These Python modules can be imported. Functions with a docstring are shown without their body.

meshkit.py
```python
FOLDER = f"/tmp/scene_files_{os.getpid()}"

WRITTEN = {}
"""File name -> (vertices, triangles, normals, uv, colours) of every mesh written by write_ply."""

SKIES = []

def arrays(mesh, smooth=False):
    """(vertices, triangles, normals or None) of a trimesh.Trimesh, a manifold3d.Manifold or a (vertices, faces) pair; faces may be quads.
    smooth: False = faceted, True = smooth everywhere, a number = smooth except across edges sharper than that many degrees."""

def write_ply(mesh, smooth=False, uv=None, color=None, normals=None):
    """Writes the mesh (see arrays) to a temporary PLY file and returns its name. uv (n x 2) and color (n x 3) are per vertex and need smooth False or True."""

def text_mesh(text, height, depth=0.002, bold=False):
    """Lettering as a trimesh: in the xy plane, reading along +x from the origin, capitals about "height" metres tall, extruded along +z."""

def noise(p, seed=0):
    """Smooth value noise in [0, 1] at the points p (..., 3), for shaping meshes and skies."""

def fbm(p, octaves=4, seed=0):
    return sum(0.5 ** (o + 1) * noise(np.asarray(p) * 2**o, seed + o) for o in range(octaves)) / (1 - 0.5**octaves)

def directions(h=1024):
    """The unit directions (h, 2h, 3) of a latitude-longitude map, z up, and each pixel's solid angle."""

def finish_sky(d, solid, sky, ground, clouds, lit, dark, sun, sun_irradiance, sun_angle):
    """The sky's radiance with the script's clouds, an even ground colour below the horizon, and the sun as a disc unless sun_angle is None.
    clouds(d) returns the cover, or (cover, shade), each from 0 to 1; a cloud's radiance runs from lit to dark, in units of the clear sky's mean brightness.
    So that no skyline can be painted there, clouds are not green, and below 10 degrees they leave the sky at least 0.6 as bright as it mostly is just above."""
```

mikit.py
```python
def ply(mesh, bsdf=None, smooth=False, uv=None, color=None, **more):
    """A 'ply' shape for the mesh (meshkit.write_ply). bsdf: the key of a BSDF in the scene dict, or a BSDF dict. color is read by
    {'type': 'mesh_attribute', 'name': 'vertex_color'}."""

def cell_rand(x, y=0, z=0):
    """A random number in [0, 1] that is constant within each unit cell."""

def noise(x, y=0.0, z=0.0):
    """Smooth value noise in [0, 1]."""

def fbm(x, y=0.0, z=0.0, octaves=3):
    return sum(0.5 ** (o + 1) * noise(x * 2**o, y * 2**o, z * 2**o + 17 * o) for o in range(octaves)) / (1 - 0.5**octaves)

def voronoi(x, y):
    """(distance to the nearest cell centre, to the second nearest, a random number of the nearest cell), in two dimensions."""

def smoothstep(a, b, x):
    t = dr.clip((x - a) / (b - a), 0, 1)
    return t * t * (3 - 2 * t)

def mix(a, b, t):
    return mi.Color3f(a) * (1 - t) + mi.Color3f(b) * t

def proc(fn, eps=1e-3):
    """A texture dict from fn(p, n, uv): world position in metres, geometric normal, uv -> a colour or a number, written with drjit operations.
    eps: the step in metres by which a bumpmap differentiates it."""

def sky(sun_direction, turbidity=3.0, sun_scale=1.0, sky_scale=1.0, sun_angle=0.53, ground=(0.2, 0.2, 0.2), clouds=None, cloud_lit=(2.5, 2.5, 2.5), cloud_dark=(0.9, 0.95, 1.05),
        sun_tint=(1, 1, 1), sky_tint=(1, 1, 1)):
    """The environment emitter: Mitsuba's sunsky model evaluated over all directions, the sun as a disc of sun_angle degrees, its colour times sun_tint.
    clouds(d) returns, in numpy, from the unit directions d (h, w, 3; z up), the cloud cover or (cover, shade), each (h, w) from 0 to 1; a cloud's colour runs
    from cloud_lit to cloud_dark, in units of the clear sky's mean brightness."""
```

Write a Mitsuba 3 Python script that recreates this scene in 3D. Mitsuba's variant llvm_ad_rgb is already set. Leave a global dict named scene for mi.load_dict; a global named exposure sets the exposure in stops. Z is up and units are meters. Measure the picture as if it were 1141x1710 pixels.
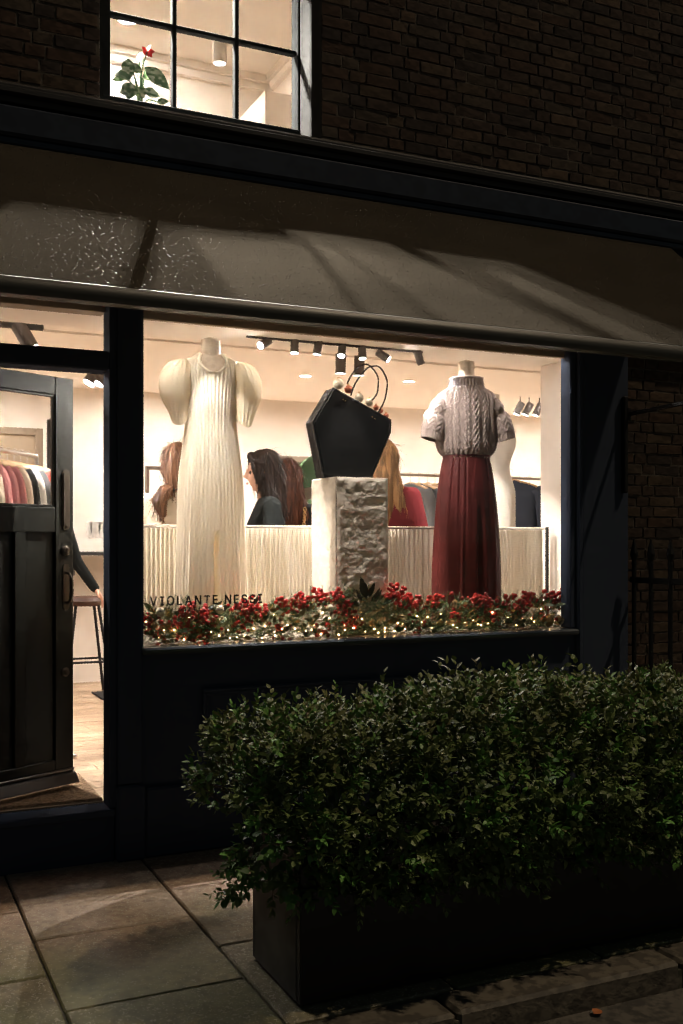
import math
import numpy as np, trimesh, manifold3d as m3, mitsuba as mi, drjit as dr
import mikit, meshkit
from scipy.interpolate import PchipInterpolator
from mikit import fbm, noise, smoothstep, mix, voronoi

T = mi.ScalarTransform4f
scene, labels = {}, {}
PI = math.pi
rng = np.random.default_rng(11)

# ---------------------------------------------------------------- camera, light, exposure
F, CX, HY, DIST, EYE = 1714.0, 570.5, 905.0, 4.85, 1.5
YAW = math.radians(25)
SN, CS = math.sin(YAW), math.cos(YAW)
scene['camera'] = {'type': 'perspective', 'fov': math.degrees(2 * math.atan(CX / F)), 'fov_axis': 'x', 'near_clip': 0.05, 'far_clip': 500.0,
                   'principal_point_offset_y': -(HY - 855.0) / 1710.0,
                   'to_world': T().look_at([0, -DIST, EYE], [SN, CS - DIST, EYE], [0, 0, 1])}
SUN = np.array([1.35, -0.9, 2.9])      # the street light's side: steep, from the right in front of the shop
scene['sky'] = mikit.sky(SUN, turbidity=3, sun_scale=0.105, sky_scale=0.05, sun_angle=1.2, sun_tint=(1.0, 0.93, 0.82), sky_tint=(1.25, 1.0, 0.66), ground=(0.12, 0.11, 0.1))
scene['sky']['sampling_weight'] = 9.0
exposure = 2.4
WARM = np.array([1.0, 0.935, 0.855]) * .86


def W(px, py, Y):
    """The point at depth Y behind the shop front that lies along a sight line measured in the photograph."""
    u, v = (px - CX) / F, (HY - py) / F
    t = (Y + DIST) / (CS - u * SN)
    return np.array([t * (SN + u * CS), Y, EYE + t * v])


# ---------------------------------------------------------------- helpers
used = {}


def key_of(name):
    used[name] = used.get(name, -1) + 1
    return name if used[name] == 0 else f'{name}_{used[name]:03d}'


def add(name, mesh, mat, parent=None, smooth=False, kind=None, label=None, cat=None, group=None, color=None, emit=None, to_world=None, weight=1.0):
    k = key_of((parent + '__' if parent else '') + name)
    more = {}
    if emit is not None:
        more['emitter'] = {'type': 'area', 'sampling_weight': float(weight), 'radiance': {'type': 'rgb', 'value': [float(x) for x in emit]}}
    if to_world is not None:
        more['to_world'] = to_world
    if isinstance(mesh, dict):
        scene[k] = {**mesh, **more}
    else:
        scene[k] = mikit.ply(mesh, mat, smooth=smooth, color=color, **more)
    info(k, label, cat, group, kind)
    return k


def info(k, label=None, cat=None, group=None, kind=None):
    d = {a: b for a, b in (('label', label), ('category', cat), ('group', group), ('kind', kind)) if b}
    if d:
        labels[k] = d


def thing(name, label, cat, group=None):
    k = key_of(name)
    info(k, label, cat, group)
    return k


def struct(name, mesh, mat, smooth=False):
    return add(name, mesh, mat, smooth=smooth, kind='structure')


def hull(pts):
    return trimesh.convex.convex_hull(np.asarray(pts, float))


def box(x0, x1, y0, y1, z0, z1, b=0.003):
    b = min(b, (x1 - x0) * .3, (y1 - y0) * .3, (z1 - z0) * .3)
    if b <= 0:
        b = 1e-4
    p = []
    for x, sx in ((x0, 1), (x1, -1)):
        for y, sy in ((y0, 1), (y1, -1)):
            for z, sz in ((z0, 1), (z1, -1)):
                p += [(x + sx * b, y + sy * b, z), (x + sx * b, y, z + sz * b), (x, y + sy * b, z + sz * b)]
    return hull(p)


def cat_(ms):
    return trimesh.util.concatenate(list(ms))


def grid(P, wrap=False, caps=False):
    P = np.asarray(P, float)
    n, m = P.shape[:2]
    i, j = np.meshgrid(np.arange(n - 1), np.arange(m if wrap else m - 1), indexing='ij')
    j2 = (j + 1) % m
    q = np.stack([i * m + j, i * m + j2, (i + 1) * m + j2, (i + 1) * m + j], -1).reshape(-1, 4)
    f = np.vstack([q[:, [0, 1, 2]], q[:, [0, 2, 3]]])
    v = P.reshape(-1, 3)
    if caps and wrap:
        a, b = len(v), len(v) + 1
        v = np.vstack([v, P[0].mean(0), P[-1].mean(0)])
        k = np.arange(m)
        f = np.vstack([f, np.stack([k * 0 + a, (k + 1) % m, k], 1), np.stack([k * 0 + b, (n - 1) * m + k, (n - 1) * m + (k + 1) % m], 1)])
    return trimesh.Trimesh(v, f, process=False)


def tube(pts, r, sides=8, caps=True):
    p = np.asarray(pts, float)
    r = np.broadcast_to(r, (len(p),))
    t = np.gradient(p, axis=0)
    t /= np.linalg.norm(t, axis=1, keepdims=True) + 1e-12
    ref = np.array([0, 0, 1.0]) if abs(t[:, 2]).mean() < .8 else np.array([1.0, 0, 0])
    a = np.cross(t, ref)
    a /= np.linalg.norm(a, axis=1, keepdims=True) + 1e-12
    b = np.cross(t, a)
    g = np.arange(sides) * 2 * PI / sides
    return grid(p[:, None] + r[:, None, None] * (np.cos(g)[None, :, None] * a[:, None] + np.sin(g)[None, :, None] * b[:, None]), True, caps)


def lathe(prof, n=20, centre=(0, 0, 0), caps=True):
    prof = np.asarray(prof, float)
    g = np.arange(n) * 2 * PI / n
    P = np.stack([prof[:, :1] * np.cos(g), prof[:, :1] * np.sin(g), np.repeat(prof[:, 1:], n, 1)], -1) + np.asarray(centre)
    return grid(P, True, caps)


def loft(secs, m=24):
    """secs: rows (x, y, z, rx, ry): horizontal ellipses, closed."""
    s = np.asarray(secs, float)
    g = np.arange(m) * 2 * PI / m
    P = np.stack([s[:, :1] + s[:, 3:4] * np.sin(g), s[:, 1:2] - s[:, 4:5] * np.cos(g), np.repeat(s[:, 2:3], m, 1)], -1)
    return grid(P, True, True)


def smoothpath(pts, n):
    p = np.asarray(pts, float)
    d = np.r_[0, np.cumsum(np.linalg.norm(np.diff(p, axis=0), axis=1))]
    return PchipInterpolator(d, p)(np.linspace(0, d[-1], n))


def moved(m, x=0, y=0, z=0, rz=0):
    m = m.copy()
    if rz:
        m.apply_transform(trimesh.transformations.rotation_matrix(rz, [0, 0, 1]))
    m.apply_translation([x, y, z])
    return m


def extrude(poly, d):
    """A polygon in x, z thickened along y from 0 to d."""
    from shapely.geometry import Polygon
    m = trimesh.creation.extrude_polygon(poly if hasattr(poly, 'exterior') else Polygon(poly), d, engine='earcut')
    v = m.vertices
    m.vertices = np.stack([v[:, 0], v[:, 2], v[:, 1]], 1)
    m.invert()
    return m


def to_tri(m):
    mm = m.to_mesh()
    return trimesh.Trimesh(mm.vert_properties[:, :3], mm.tri_verts, process=False)


def to_man(t):
    return m3.Manifold(m3.Mesh(np.asarray(t.vertices, np.float32), np.asarray(t.faces, np.uint32)))


def ball(p, r, n=14):
    return m3.Manifold.sphere(float(r), n).translate([float(x) for x in p])


def bone(a, ra, b, rb, n=14):
    return m3.Manifold.batch_hull([ball(a, ra, n), ball(b, rb, n)])


def melt(parts, edge=.02, rounds=8):
    m = m3.Manifold.batch_boolean(parts, m3.OpType.Add).refine_to_length(edge)
    t = to_tri(m)
    t.merge_vertices()
    trimesh.smoothing.filter_taubin(t, lamb=.5, nu=.53, iterations=rounds)
    return t


def rots(dirs, spin, r=None):
    """Frames (n,3,3) whose x axis is dirs, turned by spin about it."""
    x = dirs / (np.linalg.norm(dirs, axis=1, keepdims=True) + 1e-9)
    ref = np.where(np.abs(x[:, 2:]) < .9, [[0, 0, 1.0]], [[1.0, 0, 0]])
    y = np.cross(ref, x)
    y /= np.linalg.norm(y, axis=1, keepdims=True)
    z = np.cross(x, y)
    c, s = np.cos(spin)[:, None], np.sin(spin)[:, None]
    return np.stack([x, c * y + s * z, c * z - s * y], -1)


def scatter(v, f, pos, R, scale):
    n = len(pos)
    scale = np.broadcast_to(scale, (n,))
    V = np.einsum('nij,kj->nki', R, v) * scale[:, None, None] + pos[:, None]
    return trimesh.Trimesh(V.reshape(-1, 3), (f[None] + (np.arange(n) * len(v))[:, None, None]).reshape(-1, 3), process=False)


def leaf(width=.4, bend=.15, n=4, fold=.12):
    """A leaf one unit long along x, with a folded midrib."""
    t = np.linspace(0, 1, n + 1)
    w = width * .5 * np.sin(PI * np.clip(t * .97 + .02, 0, 1) ** .8)
    w[0] = .015
    w[-1] = .004
    z = -bend * t ** 2
    v = np.concatenate([np.stack([t, w, z + fold * w], 1), np.stack([t, 0 * t, z], 1), np.stack([t, -w, z + fold * w], 1)])
    k = n + 1
    f = []
    for i in range(n):
        for a in (0, k):
            f += [(a + i, a + k + i, a + k + i + 1), (a + i, a + k + i + 1, a + i + 1)]
    return v, np.array(f)


def unit_dirs(n):
    d = rng.normal(size=(n, 3))
    return d / np.linalg.norm(d, axis=1, keepdims=True)


def bx_unit(seed):
    """A brick one unit in each direction, its edges worn unevenly."""
    r = np.random.default_rng(seed)
    b = box(-.5, .5, -.5, .5, -.5, .5, .03)
    b.vertices += r.normal(size=b.vertices.shape) * [.006, .02, .02]
    return b


# ---------------------------------------------------------------- materials
def rgb(c):
    return {'type': 'rgb', 'value': [float(x) for x in c]} if isinstance(c, (tuple, list, np.ndarray)) else c


def mat(key, color, rough=.5, spec=.5, bump=None, bscale=None, eps=1e-3, **kw):
    b = {'type': 'principled', 'base_color': rgb(color), 'roughness': rough, 'specular': spec, **kw}
    if bump is not None:
        b = {'type': 'bumpmap', 'tex': mikit.proc(bump, eps), 'scale': bscale, 'bsdf': b}
    scene[key] = {'type': 'twosided', 'bsdf': b}
    return key


def two(c0, c1, s, lo=.35, hi=.65, oct_=3, sz=None):
    sx = (s, s, s) if sz is None else (s, s, sz)
    c0, c1 = tuple(map(float, c0)), tuple(map(float, c1))
    return mikit.proc(lambda p, n, uv: mix(c0, c1, smoothstep(lo, hi, fbm(p.x * sx[0], p.y * sx[1], p.z * sx[2], oct_))))


VC = {'type': 'mesh_attribute', 'name': 'vertex_color'}
mat('m_navy', two((.009, .0125, .0155), (.015, .02, .0245), 9), .33, .5, lambda p, n, uv: fbm(p.x * 60, p.y * 60, p.z * 25, 2), .0006)
mat('m_blue', two((.012, .017, .029), (.017, .025, .04), 14), .38, .5)
mat('m_door', two((.007, .0075, .0055), (.0105, .011, .008), 7, sz=2), .4, .3, lambda p, n, uv: fbm(p.x * 90, p.y * 90, p.z * 12, 2), .0006)
mat('m_black', (.012, .012, .013), .35, .5)
mat('m_satin_black', (.02, .019, .018), .45, .5)
mat('m_lead', (.05, .05, .05), .5)
mat('m_mortar', two((.075, .066, .052), (.12, .105, .085), 25), .95, .2)
BR = [(.06, .037, .026), (.052, .036, .028), (.07, .05, .034), (.038, .029, .025), (.06, .046, .034), (.082, .055, .037)]
for i, c in enumerate(BR):
    c = np.array(c)
    mat(f'm_brick{i}', two(tuple(c * .75), tuple(c * 1.25), 35), .9, .25, lambda p, n, uv: fbm(p.x * 110, p.y * 110, p.z * 110, 3), .003)


def slab_col(warm, moss, k):
    def fn(p, n, uv):
        a = smoothstep(-.55, -1.5, p.y + 1.1 * (fbm(p.x * 2.3 + k, p.y * 2.3, 0, 3) - .5))
        g = fbm(p.x * 45, p.y * 45, p.z * 45 + k, 3)
        sp = smoothstep(.72, .8, noise(p.x * 170, p.y * 170, p.z * 170))
        c = mix(warm, moss, a * .9) * (.45 + .8 * g + .35 * fbm(p.x * 7, p.y * 7, k, 3))
        return mix(c, (.5, .46, .38), sp * .35)
    return mikit.proc(fn)


def slab_bump(p, n, uv):
    return fbm(p.x * 90, p.y * 90, p.z * 90, 3)


mat('m_slab0', slab_col((.25, .175, .125), (.11, .115, .045), 0), .55, .4, slab_bump, .004)
mat('m_slab1', slab_col((.22, .16, .115), (.1, .105, .045), 5), .6, .4, slab_bump, .004)
mat('m_slab2', slab_col((.28, .21, .155), (.14, .13, .075), 9), .5, .4, slab_bump, .004)
mat('m_kerb', two((.07, .062, .05), (.13, .115, .09), 30), .6, .3, slab_bump, .004)
mat('m_grout', two((.06, .06, .045), (.12, .11, .085), 30), .95, .2)
mat('m_road', two((.05, .047, .042), (.11, .1, .085), 28), .6, .4, lambda p, n, uv: fbm(p.x * 120, p.y * 120, 0, 3), .006)
mat('m_wall', two((.78, .72, .645), (.82, .76, .685), 4), .8, .25)
mat('m_ceil', (.8, .755, .69), .9, .2)
mat('m_tan', (.3, .23, .16), .6, .3)
for i, c in enumerate([(.36, .255, .17), (.33, .23, .15), (.39, .28, .19)]):
    def fl(p, n, uv, c=c, i=i):
        g = fbm(p.x * 5 + i * 7, p.y * 90, 3, 3)
        return mix(tuple(.72 * x for x in c), tuple(1.2 * x for x in c), g)
    mat(f'm_plank{i}', mikit.proc(fl), .4, .45)


def fabric(p, n, uv):
    w = voronoi(p.x * 120, p.y * 150)
    d = smoothstep(.42, .2, w[0]) * smoothstep(.55, .75, w[2])
    return mix((.054, .0465, .0355), (.032, .027, .02), d * .6) * (.8 + .4 * fbm(p.x * 3, p.y * 9, 0, 3))


scene['m_awning'] = {'type': 'principledthin', 'base_color': mikit.proc(fabric), 'roughness': .42, 'diff_trans': .35, 'spec_trans': 0.0, 'eta': 1.3}
mat('m_drop', (.04, .033, .025), .1, 1.0, clearcoat=1.0, clearcoat_gloss=.95)
scene['m_glass'] = {'type': 'thindielectric', 'int_ior': 1.5}
scene['m_clear'] = {'type': 'dielectric', 'int_ior': 1.45}
mat('m_bronze', (.075, .06, .045), .38, .5, metallic=.7)
mat('m_steel', (.5, .48, .45), .3, .5, metallic=1.0)
mat('m_brass', (.75, .52, .25), .3, .5, metallic=1.0)
mat('m_gold', (.83, .6, .3), .22, .5, metallic=1.0)
mat('m_gunmetal', (.1, .09, .085), .35, .5, metallic=.6)
mat('m_mirror', (.8, .77, .72), .06, .5, metallic=1.0)
mat('m_oak', (.5, .33, .18), .5)
mat('m_frame', (.22, .17, .12), .45)
mat('m_form', two((.5, .4, .3), (.56, .46, .35), 50), .85, .2)
mat('m_white', (.8, .77, .72), .5)
scene['m_dress'] = {'type': 'principledthin', 'base_color': rgb((.82, .745, .615)), 'roughness': .95, 'diff_trans': .55, 'spec_trans': 0.0, 'eta': 1.2}
scene['m_puff'] = {'type': 'principledthin', 'base_color': rgb((.8, .71, .55)), 'roughness': .9, 'diff_trans': .7, 'spec_trans': 0.0, 'eta': 1.2}
mat('m_knit', two((.27, .215, .19), (.33, .265, .24), 160), 1.0, .0)
mat('m_satin', two((.075, .0095, .0085), (.09, .0115, .0105), 8), .55, .25)
mat('m_leather', (.006, .0055, .0055), .5, .2, lambda p, n, uv: fbm(p.x * 150, p.y * 150, p.z * 150, 2), .0008)
mat('m_stone', two((.44, .385, .32), (.5, .44, .37), 30), .85, .2)
mat('m_rough', two((.74, .64, .52), (.9, .8, .67), 26, oct_=4), .95, .15, lambda p, n, uv: fbm(p.x * 120, p.y * 120, p.z * 120, 3), .0015)
scene['m_linen'] = {'type': 'principledthin', 'base_color': mikit.proc(lambda p, n, uv: mix((.72, .66, .56), (.83, .78, .69), fbm(p.x * 60, p.y * 10, p.z * 220, 2))), 'roughness': .95, 'diff_trans': .6, 'spec_trans': 0.0, 'eta': 1.2}
mat('m_mat', two((.13, .085, .05), (.24, .16, .1), 80), .95, .1)
mat('m_skin', (.56, .33, .235), .5, .4)
mat('m_shoe', (.75, .72, .68), .5)
for k, c in dict(brown=(.13, .06, .03), dark=(.014, .007, .005), auburn=(.075, .024, .011), blonde=(.27, .145, .06)).items():
    c = np.array(c)
    mat(f'm_hair_{k}', two(tuple(c * .6), tuple(c * 1.3), 60, sz=4), .5, .25)
CLOTH = dict(cream=(.62, .52, .4), black=(.009, .0105, .0105), red=(.11, .015, .017), navy=(.045, .058, .09), pink=(.48, .2, .19), grey=(.12, .125, .13), white=(.75, .71, .64), scarlet=(.45, .05, .035), green=(.035, .05, .04), wine=(.2, .02, .045))
for k, c in CLOTH.items():
    mat('m_' + k, c, .9, .1)
mat('m_fur', (.1, .07, .055), .7, .3)
mat('m_leafvc', VC, .45, .35)
mat('m_berry', two((.25, .01, .01), (.42, .022, .016), 60), .18, .6, clearcoat=.6, clearcoat_gloss=.9)
mat('m_twig', (.08, .055, .035), .8)
mat('m_planter', (.009, .009, .0095), .35, .3, lambda p, n, uv: fbm(p.x * 6, p.y * 6, p.z * 6, 2), .004)
mat('m_planter_side', two((.028, .027, .024), (.045, .042, .037), 12), .5)
mat('m_soil', (.03, .022, .015), .95)
mat('m_iron', (.01, .01, .011), .6, .25)
mat('m_letters', (.012, .011, .011), .5)
mat('m_terracotta', (.35, .17, .1), .8)
for i, c in enumerate([(.1, .15, .055), (.12, .16, .07), (.075, .13, .055), (.14, .14, .065)]):
    mat(f'm_hleaf{i}', c, .4, .45)

# ---------------------------------------------------------------- ground, pavement, road
struct('ground', box(-60, 60, -80, 60, -.4, -.16, .01), 'm_road')
pv = struct('pavement', box(-6, 9, -1.885, .0, -.16, -.014, .002), 'm_grout')
cols = [(-.66, -.04), (-.04, .58), (.58, 1.195), (1.195, 1.81), (1.81, 2.43), (2.43, 3.05), (3.05, 3.67), (3.67, 4.3), (4.3, 4.9), (4.9, 5.5)]
for ci, (xa, xb) in enumerate(cols):
    cuts = [0, -.0, -.86, -1.505, -1.885] if ci % 2 == 0 else [0, -.525, -1.205, -1.885]
    cuts = sorted(set(cuts), reverse=True)
    for a, b in zip(cuts[:-1], cuts[1:]):
        j = rng.uniform(-.002, .002)
        s = box(xa + .005, xb - .005, b + .005, a - .005, -.05, 0 + j, .006)
        s.apply_transform(trimesh.transformations.rotation_matrix(rng.uniform(-.003, .003), [rng.normal(), rng.normal(), 0], [(xa + xb) / 2, (a + b) / 2, 0]))
        add('slab', s, f'm_slab{rng.integers(0, 3)}', pv)
x = -1.2
kb = struct('kerb', box(-6, 9, -2.035, -1.89, -.2, -.03, .002), 'm_grout')
for w_ in [.9, .92, 1.1, .93, .95, 1.0, .9]:
    add('kerb_stone', box(x + .004, x + w_ - .004, -2.04, -1.888, -.17, -.002 + rng.uniform(-.003, .003), .012), 'm_kerb', kb)
    x += w_
road = struct('road', box(-6, 9, -9, -2.045, -.159, -.09, .005), 'm_road')

# ---------------------------------------------------------------- the building
B = thing('shop_building', 'dark brick building with a navy painted shopfront, open door and lit upper window', 'building')
BY = .05                                     # face of the bricks
ox0, ox1, oz0, oz1 = 1.02, 2.17, 3.58, 5.25   # opening of the upper window
wall = key_of(B + '__wall')
wm = [box(-3, ox0, BY + .006, BY + .28, 3.3, 7.2), box(ox1, 8, BY + .006, BY + .28, 3.3, 7.2), box(ox0 + .001, ox1 - .001, BY + .006, BY + .28, 3.3, oz0), box(ox0 + .001, ox1 - .001, BY + .006, BY + .28, oz1, 7.2),
      box(4.14, 8, BY + .006, BY + .28, -.1, 3.299), box(-3, -.6, BY + .006, BY + .28, -.1, 3.299)]
scene[wall] = mikit.ply(cat_(wm), 'm_mortar')
units = [bx_unit(s) for s in range(4)]
cell = []


def bricks(x0, x1, z0, z1):
    row = 0
    z = z0
    while z < z1 - .02:
        # Flemish bond: stretchers and headers in turn
        x = x0 - .225 * rng.random() * .2 - (.165 if row % 2 else 0)
        k = row
        while x < x1:
            L = .19 if k % 2 == 0 else .09
            a, b = max(x, x0), min(x + L, x1)
            if b - a > .03:
                cell.append((a, b, z))
            x += L + .0095
            k += 1
        z += .0645
        row += 1


bricks(ox1, 5.9, 3.555, 5.3)
bricks(-.35, ox0, 3.555, 4.2)
bricks(4.14, 5.2, -.02, 3.22)
bricks(ox0, ox1, 3.555 - .0755 * 0, 3.56)


def screen_size(c):
    q = BY + DIST
    xm = (c[0] + c[1]) / 2
    d = SN * xm + CS * q
    px = CX + F * (CS * xm - SN * q) / d
    py = HY - F * (c[2] - EYE) / d
    inside = -20 < px < 1160 and -20 < py < 1180 and not (c[2] < 2.36 and px > 1141)
    return (c[1] - c[0]) / d if inside else 0


cell.sort(key=screen_size, reverse=True)
brick_ply = [[mikit.ply(u, f'm_brick{i}') for i in range(6)] for u in units]
rest = []
for i, (a, b, z) in enumerate(cell):
    pr = BY + .03 + rng.uniform(-.004, .004)
    M = T().translate([(a + b) / 2, pr, z + .027]).scale([b - a, .06, .0545 + rng.uniform(-.002, .002)])
    ui, mi_ = rng.integers(0, 4), rng.choice(6, p=[.25, .23, .13, .17, .14, .08])
    if i < 300 and screen_size((a, b, z)) > 0:
        add('brick', brick_ply[ui][mi_], None, wall, to_world=M)
    else:
        u = units[ui].copy()
        u.apply_transform(np.array(M.matrix, float))
        rest.append((mi_, u))
k = add('distant_brick', cat_(u for m_, u in rest), 'm_brick1', wall, kind='stuff')

# upper window
uw = key_of(B + '__upper_window')
wy = .235
scene[uw] = mikit.ply(cat_([box(ox0 + .003, 1.102, wy - .03, wy + .06, 3.66, oz1 - .003), box(2.1, ox1 - .06, wy - .03, wy + .06, 3.66, oz1 - .003), box(ox0 + .003, ox1 - .06, wy - .035, wy + .06, 3.585, 3.695), box(ox0 + .003, ox1 - .06, wy - .03, wy + .06, oz1 - .06, oz1 - .004)]), 'm_black')
for xb in (1.432, 1.765):
    add('glazing_bar', box(xb - .011, xb + .011, wy - .012, wy + .03, 3.695, oz1 - .06), 'm_black', uw)
for zb in (4.115, 4.535, 4.955):
    add('glazing_bar', box(1.102, 2.1, wy - .01, wy + .028, zb - .011, zb + .011), 'm_black', uw)
zs = [3.695, 4.115, 4.535, 4.955, oz1 - .06]
xs = [1.102, 1.432, 1.765, 2.1]
for i in range(3):
    for j in range(4):
        P = [[[xs[i], wy + .01, zs[j]], [xs[i + 1], wy + .01, zs[j]]], [[xs[i], wy + .01, zs[j + 1]], [xs[i + 1], wy + .01, zs[j + 1]]]]
        add('pane', grid(P), 'm_glass', uw)
mat('m_reveal', two((.006, .006, .005), (.01, .0095, .008), 12), .85, .2)
add('reveal', box(ox1 - .058, ox1 + .002, BY - .002, .3, 3.585, oz1, .003), 'm_reveal', uw)
add('sill', box(ox0 - .04, ox1 + .02, BY - .05, wy - .032, 3.53, 3.583, .008), 'm_lead', uw)
# cornice and cassette of the awning
add('cornice', cat_([box(-3, 7.9, -.16, BY + .01, 3.475, 3.50), box(-3, 7.9, -.12, BY + .01, 3.445, 3.474), box(-3, 7.9, -.10, BY + .01, 3.501, 3.548, .02)]), 'm_satin_black', B)
add('fascia', box(-3, 7.9, -.02, BY + .2, 2.69, 3.44), 'm_navy', B)
# posts of the shopfront
add('pilaster', cat_([box(1.082, 1.196, -.05, .10, .36, 2.668), box(1.075, 1.21, -.07, .10, 0, .355, .01)]), 'm_navy', B)
add('pilaster', cat_([box(3.79, 4.125, -.04, .12, .36, 2.668), box(3.775, 4.14, -.065, .12, 0, .355, .01)]), 'm_navy', B)
sw = key_of(B + '__shop_window')
add('jamb', box(3.705, 3.745, -.035, .06, 1.0, 2.668, .006), 'm_navy', sw)
add('jamb', box(1.197, 1.21, -.03, .05, 1.0, 2.668, .004), 'm_navy', sw)
add('moulding', box(3.747, 3.787, -.055, .06, .36, 2.668, .012), 'm_navy', sw)
mat('m_sill', (.05, .06, .07), .2, .6)
add('sill', cat_([box(1.196, 3.745, -.075, .03, .965, .998, .01)]), 'm_sill', sw, smooth=30)
add('pane', grid([[[1.2, 0, 1.0], [3.71, 0, 1.0]], [[1.2, 0, 2.668], [3.71, 0, 2.668]]]), 'm_glass', sw)
add('header', cat_([box(1.211, 3.704, .018, .05, 2.572, 2.667), box(1.211, 3.704, .008, .017, 2.605, 2.625, .002)]), 'm_tan', sw)
# lettering on the pane
def lettering(text, x0, x1, z, h):
    parts, x = [], 0
    for ch in text:
        if ch == ' ':
            x += h * .62
            continue
        m = meshkit.text_mesh(ch, h, .0012, bold=h > .03)
        m.apply_translation([-m.bounds[0, 0] + x, 0, 0])
        x = m.bounds[1, 0] + h * .36
        parts.append(m)
    k = (x1 - x0) / (x - h * .36)
    for m in parts:
        v = m.vertices
        m.vertices = np.stack([x0 + v[:, 0] * k, -.004 - v[:, 2], z + v[:, 1]], 1)
        add('letter', m, 'm_letters', sw)


la, lb = W(250, 1010, 0), W(437, 1009, 0)
lettering('VIOLANTE NESSI', la[0], lb[0], 1.5 - 107 / F * 4.9, .043)
lettering('VIOLANTE NESSI', la[0] + .005, la[0] + .44, 1.5 - 118 / F * 4.9, .02)
# stall riser
rz_ = key_of(B + '__stall_riser')
scene[rz_] = mikit.ply(box(1.196, 3.79, -.02, .08, .0, .964), 'm_navy')
add('skirting', box(1.211, 3.774, -.055, -.021, 0, .33, .012), 'm_navy', rz_)
pm = []
for x0, x1, z0, z1 in ((1.5, 3.52, .565, .785),):
    for g, d in ((0, .022), (.018, .012)):
        a = [x0 + g, x1 - g, z0 + g, z1 - g]
        pm += [box(a[0], a[1], -.02 - d, -.0195, a[3] - .018, a[3], .006), box(a[0], a[1], -.02 - d, -.0195, a[2], a[2] + .018, .006), box(a[0], a[0] + .018, -.02 - d, -.0195, a[2] + .019, a[3] - .019, .006), box(a[1] - .018, a[1], -.02 - d, -.0195, a[2] + .019, a[3] - .019, .006)]
add('panel_moulding', cat_(pm), 'm_navy', rz_)
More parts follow.
